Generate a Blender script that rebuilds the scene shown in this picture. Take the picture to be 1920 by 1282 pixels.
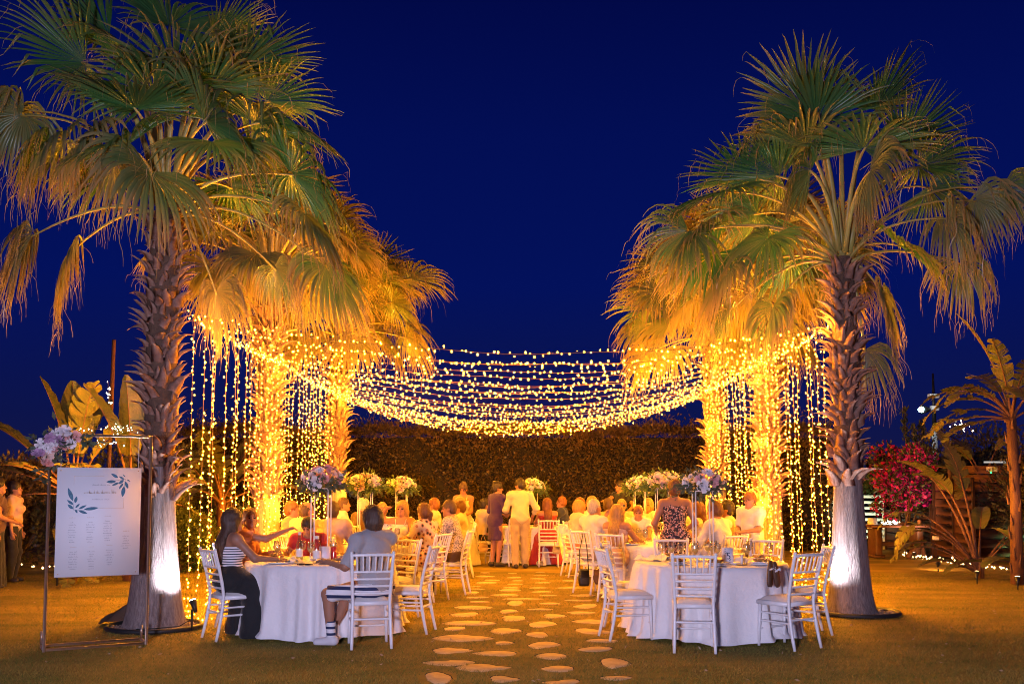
import bpy, math, random
import numpy as np
from mathutils import Vector, Matrix
RAD = math.radians
PI = math.pi
SC = bpy.context.scene
for _o in list(bpy.data.objects):
    bpy.data.objects.remove(_o)
COL = SC.collection

# ---------------------------------------------------------------- camera
CAM_H = 1.53
TILT = RAD(4.0)
FPX = 1867.0
SHIFT_PX = 144.5
cam_d = bpy.data.cameras.new('camera')
cam = bpy.data.objects.new('camera', cam_d)
COL.objects.link(cam)
cam_d.sensor_width = 36.0
cam_d.lens = FPX / 1920 * 36.0
cam_d.shift_y = SHIFT_PX / 1920
cam_d.clip_end = 2000
cam.location = (0, 0, CAM_H)
cam.rotation_euler = (PI / 2 + TILT, 0, 0)
SC.camera = cam

# ---------------------------------------------------------------- world: deep blue night sky
w = bpy.data.worlds.new('World')
SC.world = w
w.use_nodes = True
nt = w.node_tree
for n in list(nt.nodes):
    nt.nodes.remove(n)
wo = nt.nodes.new('ShaderNodeOutputWorld')
bg = nt.nodes.new('ShaderNodeBackground')
tc = nt.nodes.new('ShaderNodeTexCoord')
sx = nt.nodes.new('ShaderNodeSeparateXYZ')
rp = nt.nodes.new('ShaderNodeValToRGB')
nt.links.new(tc.outputs['Generated'], sx.inputs[0])
nt.links.new(sx.outputs['Z'], rp.inputs[0])
nt.links.new(rp.outputs[0], bg.inputs[0])
nt.links.new(bg.outputs[0], wo.inputs[0])
el = rp.color_ramp.elements
el[0].position = 0.0
el[0].color = (0.0075, 0.0085, 0.052, 1)
el[1].position = 1.0
el[1].color = (0.0008, 0.0006, 0.03, 1)
e = el.new(0.07); e.color = (0.0038, 0.0070, 0.070, 1)
e = el.new(0.20); e.color = (0.0010, 0.0058, 0.104, 1)
e = el.new(0.34); e.color = (0.0008, 0.0046, 0.088, 1)
e = el.new(0.50); e.color = (0.0005, 0.0022, 0.052, 1)
bg.inputs['Strength'].default_value = 1.0

SC.view_settings.view_transform = 'Standard'
SC.view_settings.look = 'None'
SC.view_settings.exposure = 0.0
SC.view_settings.gamma = 1.0
SC.view_settings.use_curve_mapping = False
SC.render.engine = 'CYCLES'
SC.cycles.use_light_tree = True
SC.cycles.max_bounces = 5
SC.cycles.filter_width = 1.0
SC.cycles.transparent_max_bounces = 24
SC.cycles.use_denoising = True
SC.cycles.sample_clamp_indirect = 4.0
SC.cycles.caustics_reflective = False
SC.cycles.caustics_refractive = False

def lamp(name, kind, loc, power, color, size=0.05, target=None, angle=60, blend=0.5):
    d = bpy.data.lights.new(name, kind)
    d.energy = power
    d.color = color
    if kind in ('POINT', 'SPOT'):
        d.shadow_soft_size = size
    if kind == 'SPOT':
        d.spot_size = RAD(angle)
        d.spot_blend = blend
    if kind == 'AREA':
        d.size = size
    o = bpy.data.objects.new(name, d)
    COL.objects.link(o)
    o.location = loc
    if target is not None:
        o.rotation_euler = (Vector(target) - Vector(loc)).to_track_quat('-Z', 'Y').to_euler()
    return o

BULB_POWER = 90.0      # radiance of the small string bulbs
STRING_LAMP_W = 40.0   # the brighter bulbs of every string, each a lamp of its own
FILL_POWER = 3500.0
# unseen cool lamp behind the camera, lighting the foreground
lamp('unseen_front_lamp', 'SPOT', (-1.2, -1.0, 1.55), FILL_POWER, (0.72, 0.68, 1.0), 0.25, (-0.4, 11, 2.6), 100, 0.6)

# ---------------------------------------------------------------- photo helpers (a pixel of the 1920 photo -> a point in the place)
def P(px, py, Y):
    xs = (px - 960.0) / FPX
    ys = (641.0 - py + SHIFT_PX) / FPX
    dy = math.cos(TILT) - math.sin(TILT) * ys
    dz = math.sin(TILT) + math.cos(TILT) * ys
    k = Y / dy
    return Vector((xs * k, Y, CAM_H + dz * k))

def G(px, py):
    xs = (px - 960.0) / FPX
    ys = (641.0 - py + SHIFT_PX) / FPX
    dy = math.cos(TILT) - math.sin(TILT) * ys
    dz = math.sin(TILT) + math.cos(TILT) * ys
    k = -CAM_H / dz
    return Vector((xs * k, dy * k, 0.0))

# ---------------------------------------------------------------- materials
MATS = {}
def mat(name, col, rough=0.6, col2=None, scale=8.0, bump=0.0, bscale=None, metal=0.0, spec=0.5,
        emit=None, estr=0.0, trans=0.0, sheen=0.0, stretch=(1, 1, 1), sub=0.0, coat=0.0, attr=None):
    if name in MATS:
        return MATS[name]
    m = bpy.data.materials.new(name)
    m.use_nodes = True
    t = m.node_tree
    b = t.nodes['Principled BSDF']
    b.inputs['Roughness'].default_value = rough
    b.inputs['Metallic'].default_value = metal
    b.inputs['Specular IOR Level'].default_value = spec
    b.inputs['Base Color'].default_value = (*col, 1)
    if sheen:
        b.inputs['Sheen Weight'].default_value = sheen
    if coat:
        b.inputs['Coat Weight'].default_value = coat
    if emit:
        b.inputs['Emission Color'].default_value = (*emit, 1)
        b.inputs['Emission Strength'].default_value = estr
    tcn = mp = None
    if col2 is not None or bump:
        tcn = t.nodes.new('ShaderNodeTexCoord')
        mp = t.nodes.new('ShaderNodeMapping')
        mp.inputs['Scale'].default_value = stretch
        t.links.new(tcn.outputs['Object'], mp.inputs[0])
    if col2 is not None:
        mx = t.nodes.new('ShaderNodeMix')
        mx.data_type = 'RGBA'
        mx.inputs['A'].default_value = (*col, 1)
        mx.inputs['B'].default_value = (*col2, 1)
        if attr:
            at = t.nodes.new('ShaderNodeAttribute')
            at.attribute_name = attr
            nz = t.nodes.new('ShaderNodeTexNoise')
            nz.inputs['Scale'].default_value = scale
            nz.inputs['Detail'].default_value = 3
            t.links.new(mp.outputs[0], nz.inputs['Vector'])
            ma = t.nodes.new('ShaderNodeMath'); ma.operation = 'MULTIPLY_ADD'
            t.links.new(nz.outputs['Fac'], ma.inputs[0])
            ma.inputs[1].default_value = 0.5
            ms = t.nodes.new('ShaderNodeMath'); ms.operation = 'SUBTRACT'
            t.links.new(at.outputs['Fac'], ms.inputs[0]); ms.inputs[1].default_value = 0.25
            t.links.new(ms.outputs[0], ma.inputs[2])
            ma.use_clamp = True
            t.links.new(ma.outputs[0], mx.inputs['Factor'])
        else:
            nz = t.nodes.new('ShaderNodeTexNoise')
            nz.inputs['Scale'].default_value = scale
            nz.inputs['Detail'].default_value = 5
            nz.inputs['Roughness'].default_value = 0.65
            t.links.new(mp.outputs[0], nz.inputs['Vector'])
            cr = t.nodes.new('ShaderNodeMapRange')
            cr.inputs['From Min'].default_value = 0.33
            cr.inputs['From Max'].default_value = 0.67
            t.links.new(nz.outputs['Fac'], cr.inputs['Value'])
            t.links.new(cr.outputs[0], mx.inputs['Factor'])
        t.links.new(mx.outputs['Result'], b.inputs['Base Color'])
    if bump:
        n2 = t.nodes.new('ShaderNodeTexNoise')
        n2.inputs['Scale'].default_value = bscale or scale * 3
        n2.inputs['Detail'].default_value = 4
        t.links.new(mp.outputs[0], n2.inputs['Vector'])
        bp = t.nodes.new('ShaderNodeBump')
        bp.inputs['Strength'].default_value = min(1.0, bump)
        bp.inputs['Distance'].default_value = 0.02
        t.links.new(n2.outputs['Fac'], bp.inputs['Height'])
        t.links.new(bp.outputs[0], b.inputs['Normal'])
    if trans:
        # thin leaf or petal: some light passes through
        out = t.nodes['Material Output']
        tr = t.nodes.new('ShaderNodeBsdfTranslucent')
        src = b.inputs['Base Color']
        if src.is_linked:
            t.links.new(src.links[0].from_socket, tr.inputs[0])
        else:
            tr.inputs[0].default_value = (*col, 1)
        ms = t.nodes.new('ShaderNodeMixShader')
        ms.inputs[0].default_value = trans
        t.links.new(b.outputs[0], ms.inputs[1])
        t.links.new(tr.outputs[0], ms.inputs[2])
        t.links.new(ms.outputs[0], out.inputs[0])
    MATS[name] = m
    return m

def emat(name, col, strength):
    if name in MATS:
        return MATS[name]
    m = bpy.data.materials.new(name)
    m.use_nodes = True
    t = m.node_tree
    t.nodes.remove(t.nodes['Principled BSDF'])
    e = t.nodes.new('ShaderNodeEmission')
    e.inputs[0].default_value = (*col, 1)
    e.inputs[1].default_value = strength
    t.links.new(e.outputs[0], t.nodes['Material Output'].inputs[0])
    MATS[name] = m
    return m

def glassmat(name, col=(0.95, 0.95, 0.95)):
    if name in MATS:
        return MATS[name]
    m = bpy.data.materials.new(name)
    m.use_nodes = True
    t = m.node_tree
    t.nodes.remove(t.nodes['Principled BSDF'])
    tr = t.nodes.new('ShaderNodeBsdfTransparent'); tr.inputs[0].default_value = (*col, 1)
    gl = t.nodes.new('ShaderNodeBsdfGlossy'); gl.inputs['Roughness'].default_value = 0.06
    lw = t.nodes.new('ShaderNodeLayerWeight'); lw.inputs[0].default_value = 0.35
    mr = t.nodes.new('ShaderNodeMapRange')
    mr.inputs['To Min'].default_value = 0.08; mr.inputs['To Max'].default_value = 0.75
    mx = t.nodes.new('ShaderNodeMixShader')
    t.links.new(lw.outputs['Facing'], mr.inputs[0])
    t.links.new(mr.outputs[0], mx.inputs[0])
    t.links.new(tr.outputs[0], mx.inputs[1])
    t.links.new(gl.outputs[0], mx.inputs[2])
    t.links.new(mx.outputs[0], t.nodes['Material Output'].inputs[0])
    MATS[name] = m
    return m

def patmat(name, kind, c1, c2, c3=None, scale=20.0, rough=0.8):
    """printed cloth: stripes, dots, leopard, floral, chevrons"""
    if name in MATS:
        return MATS[name]
    m = bpy.data.materials.new(name)
    m.use_nodes = True
    t = m.node_tree
    b = t.nodes['Principled BSDF']
    b.inputs['Roughness'].default_value = rough
    tcn = t.nodes.new('ShaderNodeTexCoord')
    mx = t.nodes.new('ShaderNodeMix'); mx.data_type = 'RGBA'
    mx.inputs['A'].default_value = (*c1, 1)
    mx.inputs['B'].default_value = (*c2, 1)
    res = mx.outputs['Result']
    if kind == 'stripes':
        s = t.nodes.new('ShaderNodeSeparateXYZ'); t.links.new(tcn.outputs['Object'], s.inputs[0])
        a = t.nodes.new('ShaderNodeMath'); a.operation = 'MULTIPLY'; t.links.new(s.outputs['Z'], a.inputs[0]); a.inputs[1].default_value = scale
        f = t.nodes.new('ShaderNodeMath'); f.operation = 'FRACT'; t.links.new(a.outputs[0], f.inputs[0])
        g = t.nodes.new('ShaderNodeMath'); g.operation = 'GREATER_THAN'; t.links.new(f.outputs[0], g.inputs[0]); g.inputs[1].default_value = 0.6
        t.links.new(g.outputs[0], mx.inputs['Factor'])
    else:
        v = t.nodes.new('ShaderNodeTexVoronoi'); v.inputs['Scale'].default_value = scale
        t.links.new(tcn.outputs['Object'], v.inputs['Vector'])
        g = t.nodes.new('ShaderNodeMath')
        t.links.new(v.outputs['Distance'], g.inputs[0])
        if kind == 'dots':
            g.operation = 'LESS_THAN'; g.inputs[1].default_value = 0.3
            t.links.new(g.outputs[0], mx.inputs['Factor'])
        elif kind == 'leopard':
            # dark kernels, coloured rings, pale ground
            g.operation = 'LESS_THAN'; g.inputs[1].default_value = 0.27
            g2 = t.nodes.new('ShaderNodeMath'); g2.operation = 'LESS_THAN'; g2.inputs[1].default_value = 0.46
            t.links.new(v.outputs['Distance'], g2.inputs[0])
            m2 = t.nodes.new('ShaderNodeMix'); m2.data_type = 'RGBA'
            t.links.new(g2.outputs[0], m2.inputs['Factor'])
            m2.inputs['A'].default_value = (*c1, 1); m2.inputs['B'].default_value = (*c3, 1)
            t.links.new(m2.outputs['Result'], mx.inputs['A'])
            t.links.new(g.outputs[0], mx.inputs['Factor'])
        else:
            nz = t.nodes.new('ShaderNodeTexNoise'); nz.inputs['Scale'].default_value = scale * 1.6; nz.inputs['Detail'].default_value = 3
            t.links.new(tcn.outputs['Object'], nz.inputs['Vector'])
            gg = t.nodes.new('ShaderNodeMath'); gg.operation = 'GREATER_THAN'; gg.inputs[1].default_value = 0.53
            t.links.new(nz.outputs['Fac'], gg.inputs[0])
            t.links.new(gg.outputs[0], mx.inputs['Factor'])
            if c3:
                g.operation = 'LESS_THAN'; g.inputs[1].default_value = 0.25
                m2 = t.nodes.new('ShaderNodeMix'); m2.data_type = 'RGBA'
                t.links.new(g.outputs[0], m2.inputs['Factor'])
                t.links.new(mx.outputs['Result'], m2.inputs['A']); m2.inputs['B'].default_value = (*c3, 1)
                res = m2.outputs['Result']
    t.links.new(res, b.inputs['Base Color'])
    MATS[name] = m
    return m

# ---------------------------------------------------------------- mesh helpers
def mk_mesh(name, V, Q=None, T=None, mats=(), smooth=True, mi=None, attr=None):
    V = np.asarray(V, dtype=np.float32).reshape(-1, 3)
    Q = np.zeros((0, 4), np.int32) if Q is None or len(Q) == 0 else np.asarray(Q, np.int32).reshape(-1, 4)
    T = np.zeros((0, 3), np.int32) if T is None or len(T) == 0 else np.asarray(T, np.int32).reshape(-1, 3)
    me = bpy.data.meshes.new(name)
    nq, ntr = len(Q), len(T)
    me.vertices.add(len(V))
    me.vertices.foreach_set('co', V.ravel())
    me.loops.add(nq * 4 + ntr * 3)
    me.loops.foreach_set('vertex_index', np.concatenate([Q.ravel(), T.ravel()]).astype(np.int32))
    me.polygons.add(nq + ntr)
    me.polygons.foreach_set('loop_start', np.concatenate([np.arange(nq) * 4, nq * 4 + np.arange(ntr) * 3]).astype(np.int32))
    if smooth:
        me.polygons.foreach_set('use_smooth', np.ones(nq + ntr, bool))
    for m in mats:
        me.materials.append(m)
    if mi is not None:
        me.polygons.foreach_set('material_index', np.asarray(mi, np.int32))
    me.update(calc_edges=True)
    if attr is not None:
        for k, a in attr.items():
            at = me.attributes.new(k, 'FLOAT', 'POINT')
            at.data.foreach_set('value', np.asarray(a, np.float32))
    return me

class MB:
    """collects vertices and faces of one mesh"""
    def __init__(s):
        s.V, s.Q, s.T, s.n, s.qm, s.tm = [], [], [], 0, [], []
    def add(s, V, Q=(), T=(), m=0):
        V = np.asarray(V, float).reshape(-1, 3)
        if len(Q):
            s.Q.append(np.asarray(Q, int).reshape(-1, 4) + s.n); s.qm += [m] * len(s.Q[-1])
        if len(T):
            s.T.append(np.asarray(T, int).reshape(-1, 3) + s.n); s.tm += [m] * len(s.T[-1])
        s.V.append(V); s.n += len(V)
        return s
    def box(s, c, d, rot=None, m=0, bev=0.0):
        hx, hy, hz = d[0] / 2, d[1] / 2, d[2] / 2
        if bev <= 0:
            V = np.array([[x, y, z] for z in (-hz, hz) for y in (-hy, hy) for x in (-hx, hx)])
            Q = [(0, 2, 3, 1), (4, 5, 7, 6), (0, 1, 5, 4), (2, 6, 7, 3), (0, 4, 6, 2), (1, 3, 7, 5)]
            T = []
        else:
            b = min(bev, hx * .9, hy * .9, hz * .9)
            V = []
            for sx_ in (-1, 1):
                for sy_ in (-1, 1):
                    for sz_ in (-1, 1):
                        V += [[sx_ * hx, sy_ * (hy - b), sz_ * (hz - b)], [sx_ * (hx - b), sy_ * hy, sz_ * (hz - b)], [sx_ * (hx - b), sy_ * (hy - b), sz_ * hz]]
            V = np.array(V)
            def ix(a, b_, c_, k): return ((a * 2 + b_) * 2 + c_) * 3 + k
            Q, T = [], []
            Q += [(ix(0,0,0,0), ix(0,0,1,0), ix(0,1,1,0), ix(0,1,0,0)), (ix(1,0,0,0), ix(1,1,0,0), ix(1,1,1,0), ix(1,0,1,0))]
            Q += [(ix(0,0,0,1), ix(1,0,0,1), ix(1,0,1,1), ix(0,0,1,1)), (ix(0,1,0,1), ix(0,1,1,1), ix(1,1,1,1), ix(1,1,0,1))]
            Q += [(ix(0,0,0,2), ix(0,1,0,2), ix(1,1,0,2), ix(1,0,0,2)), (ix(0,0,1,2), ix(1,0,1,2), ix(1,1,1,2), ix(0,1,1,2))]
            for a in (0, 1):
                for b2 in (0, 1):
                    Q += [(ix(a,b2,0,0), ix(a,b2,0,1), ix(a,b2,1,1), ix(a,b2,1,0)), (ix(a,0,b2,0), ix(a,0,b2,2), ix(a,1,b2,2), ix(a,1,b2,0)), (ix(0,a,b2,1), ix(0,a,b2,2), ix(1,a,b2,2), ix(1,a,b2,1))]
                    for c2 in (0, 1):
                        T.append((ix(a,b2,c2,0), ix(a,b2,c2,1), ix(a,b2,c2,2)))
        if rot is not None:
            V = V @ np.array(rot.to_3x3()).T
        return s.add(V + np.array(c), Q, T, m)
    def tube(s, pts, r, n=6, cap=True, m=0, flat=None):
        Pp = np.asarray([tuple(p) for p in pts], float)
        k = len(Pp)
        rr = np.full(k, r, float) if np.isscalar(r) else np.asarray(r, float)
        tan = np.gradient(Pp, axis=0)
        tan /= np.linalg.norm(tan, axis=1)[:, None] + 1e-9
        up = np.array([0, 0, 1.0]) if abs(tan[0][2]) < 0.9 else np.array([0, 1.0, 0])
        a = np.cross(tan[0], up); a /= np.linalg.norm(a)
        V = []
        ang = np.arange(n) * 2 * PI / n
        for i in range(k):
            a = a - tan[i] * (a @ tan[i]); a /= np.linalg.norm(a) + 1e-9
            b = np.cross(tan[i], a)
            fl = 1.0 if flat is None else flat
            V.append(Pp[i] + rr[i] * (np.cos(ang)[:, None] * a + fl * np.sin(ang)[:, None] * b))
        V = np.concatenate(V)
        i0 = (np.arange(k - 1)[:, None] * n + np.arange(n)[None]).ravel()
        i1 = (np.arange(k - 1)[:, None] * n + (np.arange(n)[None] + 1) % n).ravel()
        Q = np.stack([i0, i1, i1 + n, i0 + n], 1)
        T = []
        if cap:
            V = np.concatenate([V, Pp[:1], Pp[-1:]])
            c0, c1 = k * n, k * n + 1
            for j in range(n):
                T.append((c0, (j + 1) % n, j)); T.append((c1, (k - 1) * n + j, (k - 1) * n + (j + 1) % n))
        return s.add(V, Q, T, m)
    def lathe(s, prof, c=(0, 0, 0), n=20, m=0, cap=True):
        prof = np.asarray(prof, float)
        k = len(prof)
        ang = np.arange(n) * 2 * PI / n
        V = np.stack([prof[:, 0][:, None] * np.cos(ang), prof[:, 0][:, None] * np.sin(ang), np.repeat(prof[:, 1][:, None], n, 1)], -1).reshape(-1, 3)
        i0 = (np.arange(k - 1)[:, None] * n + np.arange(n)[None]).ravel()
        i1 = (np.arange(k - 1)[:, None] * n + (np.arange(n)[None] + 1) % n).ravel()
        Q = np.stack([i0, i1, i1 + n, i0 + n], 1)
        T = []
        if cap:
            V = np.concatenate([V, [[0, 0, prof[0, 1]], [0, 0, prof[-1, 1]]]])
            for j in range(n):
                T.append((k * n, (j + 1) % n, j)); T.append((k * n + 1, (k - 1) * n + j, (k - 1) * n + (j + 1) % n))
        return s.add(V + np.array(c), Q, T, m)
    def ell(s, c, r, rot=None, n=10, k=6, m=0):
        a = np.linspace(-PI / 2, PI / 2, k + 1)
        prof = np.stack([np.maximum(np.cos(a), 1e-4), np.sin(a)], 1)
        t = MB(); t.lathe(prof, n=n, cap=False)
        V = np.concatenate(t.V) * np.array(r)
        if rot is not None:
            V = V @ np.array(rot.to_3x3()).T
        return s.add(V + np.array(c), np.concatenate(t.Q), (), m)
    def mesh(s, name, mats, smooth=True, attr=None):
        V = np.concatenate(s.V) if s.V else np.zeros((0, 3))
        Q = np.concatenate(s.Q) if s.Q else None
        T = np.concatenate(s.T) if s.T else None
        if not isinstance(mats, (list, tuple)):
            mats = [mats]
        mi = s.qm + s.tm if len(mats) > 1 else None
        return mk_mesh(name, V, Q, T, mats, smooth, mi, attr)

def obj(name, me, parent=None, loc=(0, 0, 0), rot=(0, 0, 0), scale=None):
    o = bpy.data.objects.new(name, me)
    COL.objects.link(o)
    o.location = loc
    o.rotation_euler = rot
    if scale is not None:
        o.scale = (scale,) * 3 if np.isscalar(scale) else scale
    if parent is not None:
        o.parent = parent
    return o

def tag(o, label=None, cat=None, group=None, kind=None):
    if label: o['label'] = label
    if cat: o['category'] = cat
    if group: o['group'] = group
    if kind: o['kind'] = kind
    return o

def thing(name, label, cat, loc=(0, 0, 0), rotz=0.0, group=None):
    o = obj(name, None, None, loc, (0, 0, rotz))
    o.empty_display_size = 0.1
    return tag(o, label, cat, group)

KIDS = {}
def copy_tree(o, parent=None):
    c = o.copy()
    COL.objects.link(c)
    if parent is not None:
        c.parent = parent
    for ch in list(o.children):
        copy_tree(ch, c)
    return c

ORD = ['first', 'second', 'third', 'fourth', 'fifth', 'sixth', 'seventh', 'eighth', 'ninth', 'tenth', 'eleventh', 'twelfth', 'thirteenth', 'fourteenth',
       'fifteenth', 'sixteenth', 'seventeenth', 'eighteenth', 'nineteenth', 'twentieth', 'twenty-first', 'twenty-second', 'twenty-third', 'twenty-fourth',
       'twenty-fifth', 'twenty-sixth', 'twenty-seventh', 'twenty-eighth', 'twenty-ninth', 'thirtieth']

def norm(v):
    v = np.asarray(v, float)
    return v / (np.linalg.norm(v) + 1e-9)

# leaf cloud: N small folded leaves in given points with given directions
def leaf_cloud(pts, dirs, size, rng, ratio=0.45, jitter=0.5):
    n = len(pts)
    d = dirs + rng.normal(0, jitter, (n, 3))
    d /= np.linalg.norm(d, axis=1)[:, None] + 1e-9
    u = rng.normal(0, 1, (n, 3))
    s_ = np.cross(d, u); s_ /= np.linalg.norm(s_, axis=1)[:, None] + 1e-9
    L = size * rng.uniform(0.6, 1.4, n)[:, None]
    Wd = L * ratio * 0.5
    up = np.cross(s_, d)
    V = np.stack([pts, pts + d * L * .5 + s_ * Wd + up * L * .06, pts + d * L, pts + d * L * .5 - s_ * Wd + up * L * .06], 1).reshape(-1, 3)
    Q = np.arange(n * 4).reshape(-1, 4)
    return V, Q
# ================================================================ SETTING
RNG = np.random.default_rng(7)
def ground_material():
    m = mat('lawn_turf', (0.13, 0.115, 0.028), 0.9, (0.38, 0.25, 0.055), .8, 0.9, 60.0, spec=0.15, stretch=(0.6, 1.6, 1))
    return m
turf = ground_material()
gm = MB()
xs = np.concatenate([[-400, -120, -40], np.linspace(-16, 16, 41), [40, 120, 400]])
ys = np.concatenate([[-60, -10], np.linspace(0, 40, 51), [80, 200, 600]])
gx, gy = np.meshgrid(xs, ys, indexing='ij')
gz = np.where((abs(gx) < 15.9) & (gy > 0.5) & (gy < 39), 0.004 * np.sin(gx * 2.3 + np.sin(gy * 1.1) * 1.5) * np.cos(gy * 1.7) - 0.010, -0.006)
nx, ny = len(xs), len(ys)
ii = (np.arange(nx - 1)[:, None] * ny + np.arange(ny - 1)[None]).ravel()
lawn = obj('lawn', mk_mesh('lawn', np.stack([gx, gy, gz], -1).reshape(-1, 3), np.stack([ii, ii + ny, ii + ny + 1, ii + 1], 1), None, [turf]))
tag(lawn, kind='structure')

# ---- stepping stones of the path
STONES = [(240,915,270,100),(745,925,240,45),(1190,948,270,40),(1615,912,220,35),(615,838,330,55),(1135,845,280,50),(1560,808,180,70),(345,798,295,40),
(1095,752,180,40),(340,710,240,55),(715,732,290,45),(1420,703,290,40),(725,655,130,22),(1022,667,220,50),(1495,637,200,28),(430,617,360,60),(1000,588,195,50),
(760,563,180,38),(1400,570,260,45),(380,548,170,28),(515,508,330,36),(1025,512,240,55),(1405,493,210,50),(810,470,190,32),(1105,455,160,28),(470,440,190,30),
(760,418,130,26),(1330,430,260,18),(1005,403,160,12),(1355,380,215,36),(530,387,250,22),(832,360,120,34),(1095,360,145,18),(540,346,180,16),(1300,337,230,12),
(905,325,280,14),(755,295,200,16),(1065,299,120,12),(1330,299,150,16),(545,314,160,10),(500,280,120,18),(790,261,150,14),(1010,272,160,10),(800,240,130,10),
(1000,242,150,10),(1240,243,170,10),(540,252,120,8),(605,205,170,12),(835,190,90,9),(1020,203,120,8),(820,164,140,10),(1010,175,120,8),(585,158,130,12),
(640,186,110,8),(1220,190,100,8),(830,215,100,6),(520,232,100,6),(810,135,90,6),(1010,125,100,6),(600,130,80,6),(1230,150,90,7),(1020,150,110,6)]
path = obj('path', None); tag(path, kind='structure')
m_stone = mat('flagstone', (0.64, 0.48, 0.28), 0.8, (0.44, 0.32, 0.18), 6.0, 0.8, 26.0, spec=0.3)
m_rim_shade = mat('rim_shade', (0.035, 0.024, 0.014), 0.95, (0.02, 0.014, 0.009), 30, 0.8)
STONE_FOOT = []
for (zx, zy, zw, zh) in STONES:
    px, py, pw, ph = 760 + zx / 4, 1040 + zy / 4, zw / 4, zh / 4
    c = G(px, py); near = G(px, py + ph / 2); far = G(px, py - ph / 2)
    hw = pw / 2 / FPX * c.y * 1.08
    hd = max(0.07, (far.y - near.y) / 2 * 1.05)
    n = 20
    a = np.arange(n) * 2 * PI / n + RNG.uniform(-0.10, 0.10, n)
    lf = RNG.uniform(0.52, 1.38, 6)
    rr = np.interp(np.arange(n) / n * 6, np.arange(7), np.append(lf, lf[0])) + RNG.uniform(-.03, .03, n)
    sq = 1.0 / np.maximum(abs(np.cos(a)) ** 1.4 + abs(np.sin(a)) ** 1.4, .6) ** .35
    ox, oy = hw * rr * sq * np.cos(a), hd * rr * sq * np.sin(a)
    top = -0.0035
    V = np.concatenate([np.stack([ox * .97, oy * .97, np.full(n, top)], 1), np.stack([ox, oy, np.full(n, top - .0022)], 1), np.stack([ox, oy, np.full(n, -.03)], 1), [[0, 0, top]]])
    j = np.arange(n); k = (j + 1) % n
    Q = np.concatenate([np.stack([j + n, k + n, k, j], 1), np.stack([j + 2 * n, k + 2 * n, k + n, j + n], 1)])
    T = np.stack([np.full(n, 3 * n), j, k], 1)
    so = obj('stone', mk_mesh('stone', V, Q, T, [m_stone], False), path, (c.x, c.y, 0))
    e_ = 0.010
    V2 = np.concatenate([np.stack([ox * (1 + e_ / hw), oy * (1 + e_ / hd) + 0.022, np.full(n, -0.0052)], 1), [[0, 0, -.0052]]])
    obj('shade_rim', mk_mesh('shade_rim', V2, None, np.stack([np.full(n, n), j, k], 1), [m_rim_shade], False), so)  # dark soil-coloured sheet, stands for the turf lip's shade along the far edge
    STONE_FOOT.append((c.x, c.y, hw, hd))
STONE_FOOT = np.array(STONE_FOOT)

# ---- short grass blades (stuff)
def grass(n):
    r = np.random.default_rng(3)
    y = 7.3 + (r.random(n) ** 1.5) * 11.0
    x = (r.random(n) * 2 - 1) * (0.545 * y + .2)
    keep = np.ones(n, bool)
    for (cx, cy, hw, hd) in STONE_FOOT:
        keep &= ((x - cx) / (hw * .98)) ** 2 + ((y - cy) / (hd * .98)) ** 2 > 1.0
    for (cx, cy, rr_) in ((-3.95, 11.2, .5), (4.2, 12.5, .5)):
        keep &= (x - cx) ** 2 + (y - cy) ** 2 > rr_ ** 2
    x, y = x[keep], y[keep]
    n = len(x)
    patch = 0.5 + 0.5 * np.sin(x * 3.1 + 2 * np.sin(y * 1.3)) * np.sin(y * 4.3 + np.sin(x * 2.1))
    h = r.uniform(.006, .017, n) * (0.7 + 0.6 * patch)
    a = r.uniform(0, 2 * PI, n)
    wd = r.uniform(.0025, .005, n)
    lean = r.normal(0, .020, (n, 2)) + np.array([.004, 0])
    V = np.zeros((n, 3, 3))
    V[:, 0] = np.stack([x - wd * np.cos(a), y - wd * np.sin(a), np.full(n, -.014)], 1)
    V[:, 1] = np.stack([x + wd * np.cos(a), y + wd * np.sin(a), np.full(n, -.012)], 1)
    V[:, 2] = np.stack([x + lean[:, 0], y + lean[:, 1], h], 1)
    dry = np.repeat(np.clip(r.normal(.35, .25, n) + .3 * (patch - .5), 0, 1), 3)
    m = mat('grass_blade', (0.12, 0.15, 0.028), 0.7, (0.44, 0.30, 0.075), 3.0, spec=0.25, attr='dry', trans=0.25)
    o = obj('grass', mk_mesh('grass', V.reshape(-1, 3), None, np.arange(n * 3).reshape(-1, 3), [m], False, None, {'dry': dry}))
    tag(o, kind='stuff')
grass(230000)

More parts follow.
